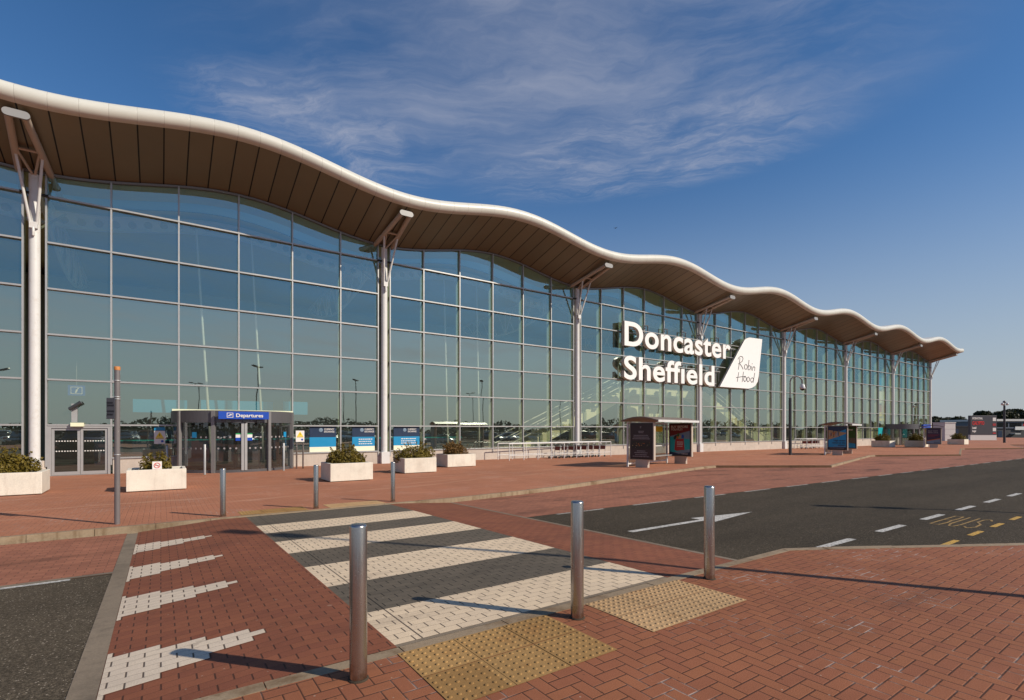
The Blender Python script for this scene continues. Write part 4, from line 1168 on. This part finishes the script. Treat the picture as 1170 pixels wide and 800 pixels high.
# printed window graphics of the currency bureau
for i, (xa_, xb_, lb, txt) in enumerate(((6.6, 8.0, 'blue window graphic with a globe, plain lower band, first from the revolving door', 0), (8.9, 10.2, 'blue window graphic with a globe, beside the white column', 1), (11.35, 13.0, 'blue window graphic with a globe and small print, past the white column', 2))):
    wg = thing('window_graphic', lb, 'window graphic', (xa_, FY - .034, .36), group='blue currency window graphics')
    L = xb_ - xa_
    q = MB(); q.box((0, 0, .78), (L, .02, 1.38)); q.build('dark_band', 'navy_print', wg)
    q = MB(); q.box((0, 0, .25), (L, .02, .779)); q.build('blue_band', 'sky_blue_print', wg)
    q = MB(); q.box((0, 0, -.02), (L, .02, .249)); q.build('cream_band', 'cream_panel', wg)
    q = MB(); q.ball((L * .42, -.004, 1.17), .11, 14, 8, sq=(1, .05, 1)); q.build('globe_symbol', 'pale_sky_print', wg)
    words('lettering', 'CURRENCY\nEXCHANGE', .135, 'white_print', wg, (L * .54, -.006, 1.17), depth=.002, bold=.01, width=.55)
    if txt:
        q = MB()
        for r in range(3):
            a = L * .28
            while a < L * .85: wd = random.uniform(.05, .14); q.box((a, -.006, .62 - r * .13), (a + wd, -.002, .67 - r * .13)); a += wd + .03
        q.build('small_print', 'white_print', wg)
wb = thing('window_banner', 'tall banner of cyan, yellow and pink blocks behind the far glass', 'banner', (83.2, FY + .6, 2.5))
for k, (m_, a, b) in enumerate((('sky_blue_print', 4.4, 6.7), ('white_print', 2.6, 4.4), ('yellow_print', .2, 1.4), ('red_print', 1.4, 2.6))):
    q = MB(); q.box((0, 0, a), (2.1, .03, b)); q.build('panel', m_, wb)
for k, (m_, a, b) in enumerate((('white_print', 2.6, 5.2), ('yellow_print', 5.2, 6.7), ('teal_print', 1.2, 2.6))):
    q = MB(); q.box((3.3, 0, a), (4.7, .03, b)); q.build('panel', m_, wb)

# ------------------------------------------------------------------ luggage trolleys and rails
def rail_make(L):
    r = thing('trolley_rail', 'x', 'rail', group='trolley rails along the plinth')
    for y in (0, 1.25):
        q = MB(); n = round(L / 1.25)
        q.rod((0, y, 1.06), (L, y, 1.06), .03, n=8); q.rod((0, y, .30), (L, y, .30), .022, n=8)
        q.build('bar', 'white_steel', r)
        for i in range(n + 1):
            p = MB(); p.rod((L * i / n, y, -.05), (L * i / n, y, 1.06), .026, n=8); p.build('post', 'white_steel', r)
    return r
r1 = rail_make(9.4); x, y = 18.2, 26.6; r1.location = (x, y, zg(x, y)); r1.rotation_euler = (0, 0, rad(2)); r1['label'] = 'long white tubular rail holding luggage trolleys, next to the reddish shrub'
r2 = rail_make(5.0); x, y = 56.8, 26.7; r2.location = (x, y, zg(x, y)); r2['label'] = 'short white tubular rail behind the blue beach poster shelter'
def trolley_make():
    t_ = thing('luggage_trolley', 'x', 'trolley', group='luggage trolleys parked in the rails')
    q = MB()
    for y in (-.28, .28):
        q.tube([(.75, y * .6, .16), (.0, y, .18), (-.12, y, .98), (-.22, y, 1.02)], .017, 6)
    q.rod((-.22, -.28, 1.02), (-.22, .28, 1.02), .02, n=6); q.rod((.75, -.17, .16), (.75, .17, .16), .017, n=6)
    for i in range(4): q.rod((.05 + .2 * i, -.25 + .03 * i, .17), (.05 + .2 * i, .25 - .03 * i, .17), .012, n=6)
    q.build('frame', 'aluminium', t_)
    q = MB(); q.box((-.09, -.25, .55), (-.06, .25, .82)); q.build('advert_panel', 'dark_red_print', t_)
    q = MB(); q.box((-.12, -.26, .84), (.05, .26, .88)); q.build('tray', 'black_frame', t_)
    for x, y in ((.0, -.27), (.0, .27), (.68, 0)):
        q = MB(); q.rod((x, y - .02, .07), (x, y + .02, .07), .07, n=12); q.build('wheel', 'rubber', t_)
    return t_
tr = trolley_make(); TL = 'nested luggage trolley with dark wheels in the long white rail'
spots = [(22.6 + .62 * i, 27.2, TL, 'luggage trolleys nested in the long rail') for i in range(8)] + [(57.6 + .9 * i, 27.3, 'nested luggage trolley in the short rail behind the beach poster shelter', 'luggage trolleys nested in the short rail') for i in range(4)]
for i, (x, y, lb, gp) in enumerate(spots):
    o = tr if i == 0 else dup(tr, (0, 0, 0))
    o.location = (x, y, zg(x, y)); o.rotation_euler = (0, 0, rad(180 + random.uniform(-2, 2))); o['label'] = lb; o['group'] = gp

# ------------------------------------------------------------------ waiting shelters with advert panels
def shelter(loc, rz, label, posters, L=4.3, s=1.):
    t_ = thing('waiting_shelter', label, 'shelter', loc, rz)
    W = 1.5
    for x in (0, L / 2, L):
        q = MB(); q.box((x - .035, W - .04, -.02), (x + .035, W + .04, 2.25)); q.build('post', 'white_steel', t_)
    q = MB(); q.box((0, W - .035, .10), (L, W + .035, .17)); q.box((0, W - .035, .95), (L, W + .035, 1.0)); q.box((0, W - .035, 2.15), (L, W + .035, 2.25)); q.build('wall_frame', 'white_steel', t_)
    for k in range(2):
        q = MB(); a, b = L / 2 * k + .04, L / 2 * (k + 1) - .04
        q.sheet([(a, W, .17), (b, W, .17), (b, W, 2.15), (a, W, 2.15)]); q.build('glass_panel', 'clear_glass', t_)
    q = MB(); q.box((L * .55, W - .06, 1.75), (L * .85, W - .04, 2.05)); q.build('route_strip', 'yellow_print', t_)
    q = MB(); q.box((.5, W - .55, .44), (L - .5, W - .2, .48)); q.rod((.8, W - .38, 0), (.8, W - .38, .44), .03); q.rod((L - .8, W - .38, 0), (L - .8, W - .38, .44), .03); q.build('bench', 'aluminium', t_)
    # arched roof
    q = MB(); n = 14; arc = []
    for i in range(n + 1):
        f = i / n; arc.append((-.28 + (W + .55) * f, 2.28 + .19 * math.sin(math.pi * f)))
    out = [(y, z + .06) for y, z in arc[::-1]]
    ring_ = arc + out; m_ = len(ring_)
    vs = [(-.22, y, z) for y, z in ring_] + [(L + .22, y, z) for y, z in ring_]
    q.add(vs, [tuple(range(m_ - 1, -1, -1)), tuple(range(m_, 2 * m_))] + [(i, (i + 1) % m_, (i + 1) % m_ + m_, i + m_) for i in range(m_)])
    rf = q.build('arched_roof', 'shelter_roof', t_)
    q = MB(); q.box((-.2, -.30, 2.25), (L + .2, -.22, 2.36)); q.build('gutter', 'white_steel', rf)
    # advert panels stand across both ends, their faces turned outwards along the shelter
    for k, x in enumerate((0., L)):
        a, b = .0, 1.34
        q = MB(); q.box((x - .10, a, .36), (x + .10, b, 2.24)); ap = q.build('advert_case', 'warm_white_steel', t_, .02)
        q = MB(); q.box((x - .112, a + .05, .40), (x - .101, b - .05, 2.20)); q.build('advert_frame', 'black_frame', ap, .004)
        q = MB(); q.box((x - .09, a + .34, -.05), (x + .09, b - .34, .36)); q.build('pedestal', 'warm_white_steel', t_)
        posters[k](ap, x - .116, a + .10, b - .10, .46, 2.14)
    return t_
# posters face -x: u runs along -y (left to right as read), v runs up
class Poster:
    def __init__(s, parent, x, y0, y1, z0, z1): s.p, s.x, s.y0, s.y1, s.z0, s.z1 = parent, x, y0, y1, z0, z1; s.n = 0
    def pt(s, u, v, d=0): return (s.x - d, s.y1 - (s.y1 - s.y0) * u, s.z0 + (s.z1 - s.z0) * v)
    def poly(s, name, pts, mat):
        s.n += 1; d = .0016 * s.n; m_ = len(pts)
        q = MB(); vs = [s.pt(u, v, d) for u, v in pts] + [s.pt(u, v, d - .0015) for u, v in pts]
        q.add(vs, [tuple(range(m_)), tuple(range(2 * m_ - 1, m_ - 1, -1))] + [((i + 1) % m_, i, i + m_, (i + 1) % m_ + m_) for i in range(m_)]); return q.build(name, mat, s.p)
    def rect(s, name, a, b, c, d, mat): return s.poly(name, [(a, b), (c, b), (c, d), (a, d)], mat)
    def text(s, txt, u, v, size, mat, align='LEFT', width=None):
        s.n += 1
        return words('poster_lettering', txt, size, mat, s.p, s.pt(u, v, .0016 * s.n + .002), (rad(90), 0, rad(-90)), .001, align, .012, width)
    def greek(s, v, size, a, b, mat):     # print too small to read
        s.n += 1; q = MB(); u = a; d = .0016 * s.n
        while u < b:
            wd = random.uniform(.02, .06); u2 = min(b, u + wd)
            q.add([s.pt(u, v, d), s.pt(u2, v, d), s.pt(u2, v + size, d), s.pt(u, v + size, d)], [(0, 1, 2, 3)]); u = u2 + .015
        return q.build('small_print', mat, s.p)
def po_dark(*a):
    p = Poster(*a); p.rect('poster', 0, 0, 1, 1, 'plum_print'); p.rect('picture', .02, .28, .98, .50, 'black_frame')
    for _ in range(26):
        u, v = random.uniform(.06, .9), random.uniform(.30, .46); r = random.uniform(.015, .05)
        p.n = 2 + _ % 3; p.poly('picture_patch', [(u, v), (u + r, v), (u + r * 1.2, v + r * .5), (u + r * .3, v + r * .6)], random.choice(['stone_print', 'leaf_print', 'orange_print', 'sand_print', 'stone_print']))
    p.n = 6
    p.text('p', .44, .90, .16, 'grey_print'); 
    for v, a_, b_ in ((.78, .36, .62), (.74, .38, .6), (.66, .14, .84), (.61, .12, .88), (.56, .08, .92), (.20, .3, .7), (.15, .18, .82), (.09, .22, .78), (.04, .1, .9)): p.greek(v, .022, a_, b_, 'grey_print')
def po_bag(*a):
    p = Poster(*a); p.rect('poster', 0, 0, 1, 1, 'pale_sky_print')
    p.poly('sea', [(0, .06), (1, .2), (1, .52), (0, .60)], 'teal_print'); p.poly('red_field', [(0, .62), (1, .80), (1, 1), (0, 1)], 'dark_red_print')
    p.poly('ground_band', [(0, 0), (1, 0), (1, .10), (.45, .04), (0, .11)], 'navy_print')
    p.poly('bag', [(.22, .16), (.34, .13), (.74, .17), (.70, .54), (.27, .53)], 'red_print')
    for u, v, m_ in ((.3, .6, 'ink_black'), (.38, .58, 'orange_print'), (.5, .6, 'sand_print'), (.65, .61, 'sign_blue'), (.42, .66, 'leaf_print'), (.24, .56, 'ink_black')): p.poly('bag_filling', [(u - .06, v - .05), (u + .05, v - .05), (u + .06, v + .03), (u, v + .07), (u - .05, v + .03)], m_)
    for v in (.42, .38, .34, .28): p.greek(v, .018, .36, .66, 'white_print')
    p.greek(.03, .018, .6, .92, 'white_print')
    p.text('BUY BEFORE', .05, .90, .17, 'white_print', width=.98); p.text('YOU FLY?', .05, .81, .17, 'white_print', width=.68)
def po_beach(*a):
    p = Poster(*a); p.rect('poster', 0, 0, 1, 1, 'sky_blue_print')
    p.poly('deep_sea', [(0, .6), (1, .9), (1, 1), (0, 1)], 'navy_print'); p.poly('beach', [(0, .42), (.55, .56), (1, .70), (1, .74), (.5, .80), (0, .86)], 'sand_print')
    for _ in range(22):
        u, v = random.uniform(.02, .62), random.uniform(.58, .84); r = random.uniform(.03, .09); p.n = 4 + _ % 3
        p.poly('town_block', [(u, v - r), (u + r * .6, v - r), (u + r * .6, v + r), (u, v + r)], random.choice(['stone_print', 'orange_print', 'navy_print', 'sand_print', 'pale_sky_print']))
    p.n = 8; p.rect('foot_band', 0, 0, 1, .09, 'ink_black'); p.greek(.035, .02, .06, .9, 'grey_print')
    for r, tx in enumerate(('High street', 'names at the', 'airport')): p.text(tx, .96, .36 - r * .105, .165, 'ink_black', 'RIGHT')
    p.greek(.125, .015, .3, .95, 'grey_print')
def po_garden(*a):
    p = Poster(*a); p.rect('poster', 0, 0, 1, 1, 'leaf_print'); p.rect('wall_picture', .0, .22, 1, .48, 'stone_print'); p.poly('water', [(0, 0), (1, 0), (1, .2), (.6, .24), (0, .18)], 'sky_blue_print'); p.greek(.84, .05, .2, .85, 'white_print'); p.greek(.05, .03, .1, .6, 'white_print')
def po_purple(*a):
    p = Poster(*a); p.rect('poster', 0, 0, 1, 1, 'purple_print'); p.poly('sky_field', [(0, .0), (1, 0), (1, .30), (0, .16)], 'pale_sky_print'); p.poly('orange_stripe', [(0, .16), (1, .30), (1, .355), (0, .21)], 'orange_print')
    p.text('MAX WEST', .07, .80, .19, 'grey_print', width=.85); p.text('MAIN OUL', .07, .69, .19, 'grey_print', width=.9)
    for v, b_ in ((.58, .95), (.53, .85), (.45, .6)): p.greek(v, .02, .06, b_, 'red_print')
    p.greek(.05, .03, .55, .95, 'navy_print')
def po_black(*a):
    p = Poster(*a); p.rect('poster', 0, 0, 1, 1, 'ink_black')
shelter((19.85, 16.42, zg(19.8, 16.5)), rad(12), 'white shelter with a dark poster and a red shopping bag poster, by the first bay', (po_dark, po_bag))
shelter((42.35, 16.95, zg(42, 17)), rad(13), 'white shelter with a blue beach poster, by the second bay', (po_beach, po_garden), L=4.0)
shelter((71.6, 19.3, zg(70, 19)), rad(14), 'white shelter with a purple poster and an orange stripe, by the third bay', (po_purple, po_black), L=2.4)

# ------------------------------------------------------------------ camera posts on the pavement
cp = thing('camera_post', 'dark post with a gooseneck and hanging dome camera, near the beach poster shelter', 'camera post', (39.9, 19.97, zg(39.9, 20)))
q = MB(); q.rod((0, 0, -.1), (0, 0, 4.4), .115, .105, n=18); q.build('pole', 'pole_dark', cp)
q = MB(); pts = [(0, 0, 4.4), (0, 0, 5.6)] + [(.42 - .42 * math.cos(a), -.25 * (1 - math.cos(a)), 5.6 + .48 * math.sin(a)) for a in [math.pi * i / 10 for i in range(1, 10)]] + [(.86, -.5, 5.45)]
q.tube(pts, .05, 10); q.build('gooseneck', 'pole_grey', cp)
q = MB(); q.lathe([(0, .30), (.12, .28), (.17, .12), (.2, .0), (.2, -.08), (.17, -.1)], (.86, -.5, 5.2), 18); q.build('camera_housing', 'white_steel', cp)
q = MB(); q.ball((.86, -.5, 5.1), .165, 16, 8, sq=(1, 1, .8)); q.build('camera_dome', 'car_glass', cp)
cp2 = thing('camera_post', 'dark post with a cluster of cameras near the billboard', 'camera post', (114.8, 22.7, zg(115, 22)))
q = MB(); q.rod((0, 0, -.1), (0, 0, 6.15), .17, .14, n=14); q.build('pole', 'pole_dark', cp2)
q = MB(); q.rod((0, 0, 6.15), (0, 0, 6.7), .06); q.ball((0, 0, 6.75), .22, 12, 8); q.build('mount', 'pole_grey', cp2)
for a in (30, 150, 270):
    q = MB(); q.lathe([(0, .2), (.16, .16), (.22, 0), (.16, -.2), (0, -.26)], (.34 * math.cos(rad(a)), .34 * math.sin(rad(a)), 6.42), 12); q.build('camera_housing', 'white_steel', cp2)

# ------------------------------------------------------------------ beyond the far end
bz = zg(140, 30)
bb = thing('billboard', 'dark billboard with white and red lettering on a white base', 'billboard', (140, 30.85, bz), math.atan2(29.3 - 32.4, 142.2 - 137.8))
q = MB(); q.box((-2.7, 0, .02), (2.7, .5, 1.15)); q.build('base', 'white_cladding', bb, .02)
q = MB(); q.box((-2.7, -.05, 1.15), (2.7, .55, 5.15)); q.build('board', 'sign_grey', bb, .02)
words('lettering', 'INTERNATIONAL', .62, 'white_print', bb, (-2.35, -.07, 4.35), depth=.01, bold=.03, width=2.1)
words('lettering', 'CALYPTO', 1.0, 'bright_red_print', bb, (-2.35, -.07, 3.25), depth=.01, bold=.04, width=2.45)
words('lettering', 'Install', .6, 'white_print', bb, (-2.35, -.07, 2.4), depth=.01, bold=.04, width=.8)
words('lettering', 'larger', .6, 'white_print', bb, (-2.35, -.07, 1.75), depth=.01, bold=.04, width=.8)
for k, (z0, z1, m_) in enumerate(((4.0, 4.7, 'white_print'), (3.0, 3.5, 'red_print'), (1.9, 2.6, 'white_print'), (1.4, 1.6, 'bright_red_print'))):
    q = MB(); q.box((1.85, -.075, z0), (2.5, -.055, z1)); q.build('logo_patch', m_, bb)
cb = thing('cabin', 'white flat roofed cabin behind the purple poster shelter', 'cabin', (128.2, 33.2, zg(128, 33)), math.atan2(32.3 - 33.4, 129 - 127.5))
q = MB(); q.box((-1., 0, -.1), (1.05, 3, 3.55)); q.build('wall', 'white_cladding', cb, .03)
for z in (1.2, 2.3): q = MB(); q.box((-1., -.012, z), (1.05, -.002, z + .03)); q.build('seam', 'grey_print', cb)
q = MB(); q.box((-1.06, -.08, 3.55), (1.12, 3.1, 3.7)); q.build('roof', 'white_cladding', cb)
sd = thing('storage_shed', 'black storage shed between the white cabin and the billboard', 'shed', (146, 35.4, zg(146, 35)), math.atan2(34.5 - 36.2, 146.9 - 144.6))
q = MB(); q.box((-1.9, 0, -.1), (1.9, 4, 2.9)); q.build('wall', 'black_frame', sd)
q = MB(); q.box((-2., -.1, 2.9), (2., 4.1, 3.02)); q.build('roof', 'sign_grey', sd)
q = MB(); q.box((-1.85, -.03, 0), (-1.2, -.005, 2.3)); q.build('door', 'navy_print', sd)
lb = thing('low_building', 'low slate blue building with a white roof edge beyond the billboard', 'building', (202.5, 42.2, -1.0), math.atan2(18.1 - 42.2, 237.4 - 202.5))
q = MB(); q.box((0, 0, -.2), (46, 18, 2.7)); q.build('lower_wall', 'dark_cladding', lb)
q = MB(); q.box((.0, -.25, 2.7), (46, 18.2, 4.85)); q.build('upper_cladding', 'slate_cladding', lb)
q = MB(); q.box((-.4, -.7, 4.85), (46.4, 18.6, 5.45)); q.build('roof', 'white_cladding', lb)
for x in range(0, 46, 4): q = MB(); q.box((x + .2, -.28, 3.1), (x + 3.8, -.252, 4.4)); q.build('window', 'car_glass', lb)
q = MB(); q.box((5.8, -.4, 2.25), (8.6, -.05, 3.25)); q.build('sign_panel', 'white_print', lb)
q = MB(); q.box((1.0, -.06, -.1), (2.2, -.005, 2.0)); q.build('door', 'navy_print', lb)
q = MB(); q.box((4.6, -1.6, 1.0), (6.2, -.02, 1.25)); q.build('canopy', 'white_cladding', lb)
ts = thing('warning_sign', 'red bordered triangular road sign on a grey pole by the lay-by', 'road sign', (63.2, 11.0, zg(63, 11) - .1), -rad(34.7))
q = MB(); q.rod((.15, .05, -.1), (.15, .05, 3.3), .05); q.build('pole', 'pole_grey', ts)
q = MB(); q.prism([(-.42, 2.35), (.72, 2.35), (.15, 3.35)], -.01, .02); q.build('border', 'bright_red_print', ts)
q = MB(); q.prism([(-.20, 2.47), (.50, 2.47), (.15, 3.1)], -.02, -.011); q.build('face', 'white_print', ts)
q = MB(); q.box((.11, -.03, 2.55), (.19, -.021, 2.85)); q.build('symbol', 'ink_black', ts)

# ------------------------------------------------------------------ trees
def tree(label, x, y, H, R, n=900, group=None):
    z = zg(x, y) - .3
    t_ = thing('tree', label, 'tree', (x, y, z), 0, group)
    q = MB(); q.rod((0, 0, 0), (.1, .05, H * .5), R * .07, R * .035, n=8)
    for _ in range(6):
        a = random.uniform(0, 6.28); q.rod((0, 0, H * random.uniform(.25, .45)), (R * .6 * math.cos(a), R * .6 * math.sin(a), H * random.uniform(.55, .8)), R * .03, R * .01, n=6)
    q.build('trunk', 'bark', t_)
    q = MB()
    for _ in range(13):
        a = random.uniform(0, 6.28); f = random.uniform(0, .75); k = random.uniform(.28, .5)
        c = (R * f * math.cos(a), R * f * math.sin(a), H * random.uniform(.38, .84)); q.leaves(c, (R * k, R * k, H * k * .42), n // 6, R * .17)
    q.build('crown', 'tree_leaf', t_)
TR = [(238.8, 65.8, 5.6, 4.2, 'low dark tree next to the end of the terminal'), (262, 72, 7.6, 5, 'rounded tree above the white cabin'), (245.8, 61, 6.6, 4.5, 'dark tree above the black shed'), (266, 58, 9.0, 5.2, 'taller dark tree rising behind the billboard'),
      (288.8, 60, 7.6, 6, 'dark tree showing just over the billboard top corner'), (259.2, 51, 8.6, 5.2, 'full dark tree behind the camera post'), (284, 52, 9.6, 6.5, 'broad dark tree above the low slate building'), (274, 44.5, 9.6, 6, 'broad dark tree above the red bordered sign')]
for x, y, H, R, lbl in TR: tree(lbl, x, y, H * 1.12, R * 1.15, 2000, group='trees beyond the far end')
random.seed(21)
# the woodland that closes the view all round; mirrored in the glass
mb = MB()
for a in range(0, 200, 1):
    an = rad(-190 + a * 1.05); D = random.uniform(235, 300)
    hgt = 4.6 + 2.2 * math.sin(a * .37) + random.uniform(-1.2, 1.4)
    c = (40 + D * math.cos(an), D * math.sin(an), hgt * .45 - .4)
    mb.leaves(c, (5.5, 5.5, hgt * .62), 130, 1.9)
o = mb.build('woodland', 'tree_leaf'); o['kind'] = 'stuff'; o['label'] = 'far belt of dark woodland mirrored in the glass front'
# ------------------------------------------------------------------ lamp posts over the road (their shadows cross the paving) and car park
def lamp_make():
    l = thing('lamp_post', 'x', 'lamp post', group='twin headed lamp posts along the road')
    q = MB(); q.rod((0, 0, -.2), (0, 0, 1.3), .085, n=14); q.rod((0, 0, 1.3), (0, 0, 8.0), .062, .045, n=14); q.build('pole', 'pole_dark', l)
    for s in (-1, 1):
        q = MB(); q.rod((0, 0, 7.9), (.30 * s, 0, 8.0), .03, n=8); q.build('arm', 'pole_dark', l)
        q = MB(); q.prism([(.24 * s, 7.94), (.80 * s, 7.98), (.86 * s, 8.03), (.80 * s, 8.12), (.3 * s, 8.10)][::s], -.16, .16); q.build('lamp_head', 'pole_dark', l, .02)
    return l
lp = lamp_make()
LP = [(8.45, -1.25, -56, 'twin headed lamp post on the near pavement, its shadow lying across the zebra bands'), (20.0, -5.4, -56, 'twin headed lamp post beside the parking bay with the yellow dashes'), (34.9, .1, -56, 'twin headed lamp post in the paving past the yellow dashes'),
      (-14, -16, 20, ''), (4, -24, 0, ''), (24, -24, 10, ''), (46, -22, 0, ''), (70, -26, 30, ''), (100, -24, 0, ''), (-34, -24, 0, ''), (140, -30, 0, '')]
for i, (x, y, r, lbl) in enumerate(LP):
    o = lp if i == 0 else dup(lp, (0, 0, 0))
    o.location = (x, y, zg(x, y) - (.0 if i in (0,) else .12)); o.rotation_euler = (0, 0, rad(r)); o['label'] = lbl or 'twin headed lamp post between the parked cars, mirrored in the glass'
    if not lbl: o['group'] = 'lamp posts of the car park'
# parked cars opposite the front, seen in the glass
def car_make():
    c = thing('parked_car', 'x', 'car', group='cars parked opposite the terminal')
    def loft(secs, name, mat, smooth=True):
        q = MB(); n = len(secs[0]); vs = [p for s_ in secs for p in s_]
        q.add(vs, [(j * n + i, j * n + (i + 1) % n, (j + 1) * n + (i + 1) % n, (j + 1) * n + i) for j in range(len(secs) - 1) for i in range(n)], 0, smooth)
        q.add(vs, [tuple(range(n - 1, -1, -1)), tuple(range((len(secs) - 1) * n, len(secs) * n))]); return q.build(name, mat, c)
    def sec(x, hw, z0, z1, hw1): return [(x, -hw, z0 + .08), (x, -hw * .9, z0), (x, hw * .9, z0), (x, hw, z0 + .08), (x, hw, (z0 + z1) / 2 + .1), (x, hw1, z1), (x, -hw1, z1), (x, -hw, (z0 + z1) / 2 + .1)]
    body = loft([sec(-2.15, .72, .35, .75, .6), sec(-2.0, .82, .26, .88, .72), (sec(-1.2, .87, .22, .94, .78)), sec(.6, .88, .22, .93, .78), sec(1.6, .85, .24, .82, .72), sec(2.05, .76, .3, .66, .6)], 'body', 'slate_cladding')
    loft([[(x, -h, z0), (x, h, z0), (x, h - d, z1), (x, -h + d, z1)] for x, h, z0, z1, d in ((-2.0, .70, .86, .90, .03), (-1.5, .76, .90, 1.36, .16), (-.3, .78, .92, 1.46, .18), (.35, .77, .92, 1.40, .18), (1.15, .72, .88, .92, .03))], 'glasshouse', 'car_glass')
    q = MB(); q.box((-1.45, -.56, 1.36), (.3, .56, 1.475)); q.build('roof', 'slate_cladding', c, .03)
    for x in (-1.32, 1.3):
        for y in (-.83, .83):
            q = MB(); q.rod((x, y - .1, .31), (x, y + .1, .31), .31, n=18); wl = q.build('wheel', 'rubber', c)
            q = MB(); q.rod((x, y - .105, .31), (x, y + .105, .31), .19, n=12); q.build('rim', 'aluminium', wl)
    for y in (-.58, .58):
        q = MB(); q.box((1.98, y - .15, .56), (2.06, y + .15, .68)); q.build('headlight', 'lamp_lens', c)
        q = MB(); q.box((-2.16, y - .14, .66), (-2.08, y + .14, .80)); q.build('tail_light', 'red_print', c)
    return c
car = car_make(); paints = {}
for nm, cc_ in (('silver', (.35, .36, .38)), ('black', (.012, .012, .014)), ('navy', (.012, .02, .06)), ('red', (.20, .015, .015)), ('white', (.6, .6, .6))):
    plain('paint_' + nm, cc_, .25, .1, .03); paints[nm] = {}
    for ch in car.children:
        if ch.name.split('.')[0] in ('body', 'roof'):
            me = ch.data.copy(); me.materials[0] = M['paint_' + nm]; paints[nm][ch.name.split('.')[0]] = me
names = list(paints); first = True; k = 0
for row, y in ((2, -9.8), (0, -15.5), (1, -20.5)):
    x = -46 + row * 4
    while x < 110:
        nm = names[(k * 7 + row * 3 + k // 4) % 5]; k += 1
        o = car if first else dup(car, (0, 0, 0)); first = False
        o.location = (x, y + random.uniform(-.2, .2), -.17 - .0035 * min(max(x - 5, 0), 115)); o.rotation_euler = (0, 0, rad(90 if random.random() < .6 else -90)); o['label'] = nm + ' hatchback parked in the rows opposite the terminal'; o['group'] = nm + ' cars parked opposite the terminal'
        for ch in o.children:
            b_ = ch.name.split('.')[0]
            if b_ in paints[nm]: ch.data = paints[nm][b_]
        x += random.choice([2.7, 2.7, 2.8, 5.4, 8.1])
random.seed(4)
mb = MB()
for i in range(150): mb.leaves((-120 + i * 2.4, -34 + random.uniform(-.5, .5), .55), (1.9, 1.2, .95 + random.uniform(-.15, .25)), 40, .6)
hd = mb.build('hedge', 'tree_leaf'); tag(hd, 'long clipped hedge along the back of the car park', 'hedge')  # added behind the cars so the lowest panes mirror something dark
# a bird
bd = thing('bird', 'tiny dark bird gliding in the clear sky above the roof', 'bird', (69.4, 66.5, 38.8), rad(20)); bd.scale = (.5, .5, .5)
q = MB(); q.ball((0, 0, 0), .22, 10, 6, sq=(1.6, .6, .55)); q.add([(.2, 0, .05), (-.18, 0, .05), (-.3, .75, .22), (.0, .72, .24)], [(0, 1, 2, 3)]); q.add([(.2, 0, .05), (-.18, 0, .05), (-.3, -.75, .22), (.0, -.72, .24)], [(3, 2, 1, 0)]); q.add([(-.3, .08, 0), (-.3, -.08, 0), (-.62, -.16, .02), (-.62, .16, .02)], [(0, 1, 2, 3)])
q.build('body', 'ink_black', bd)
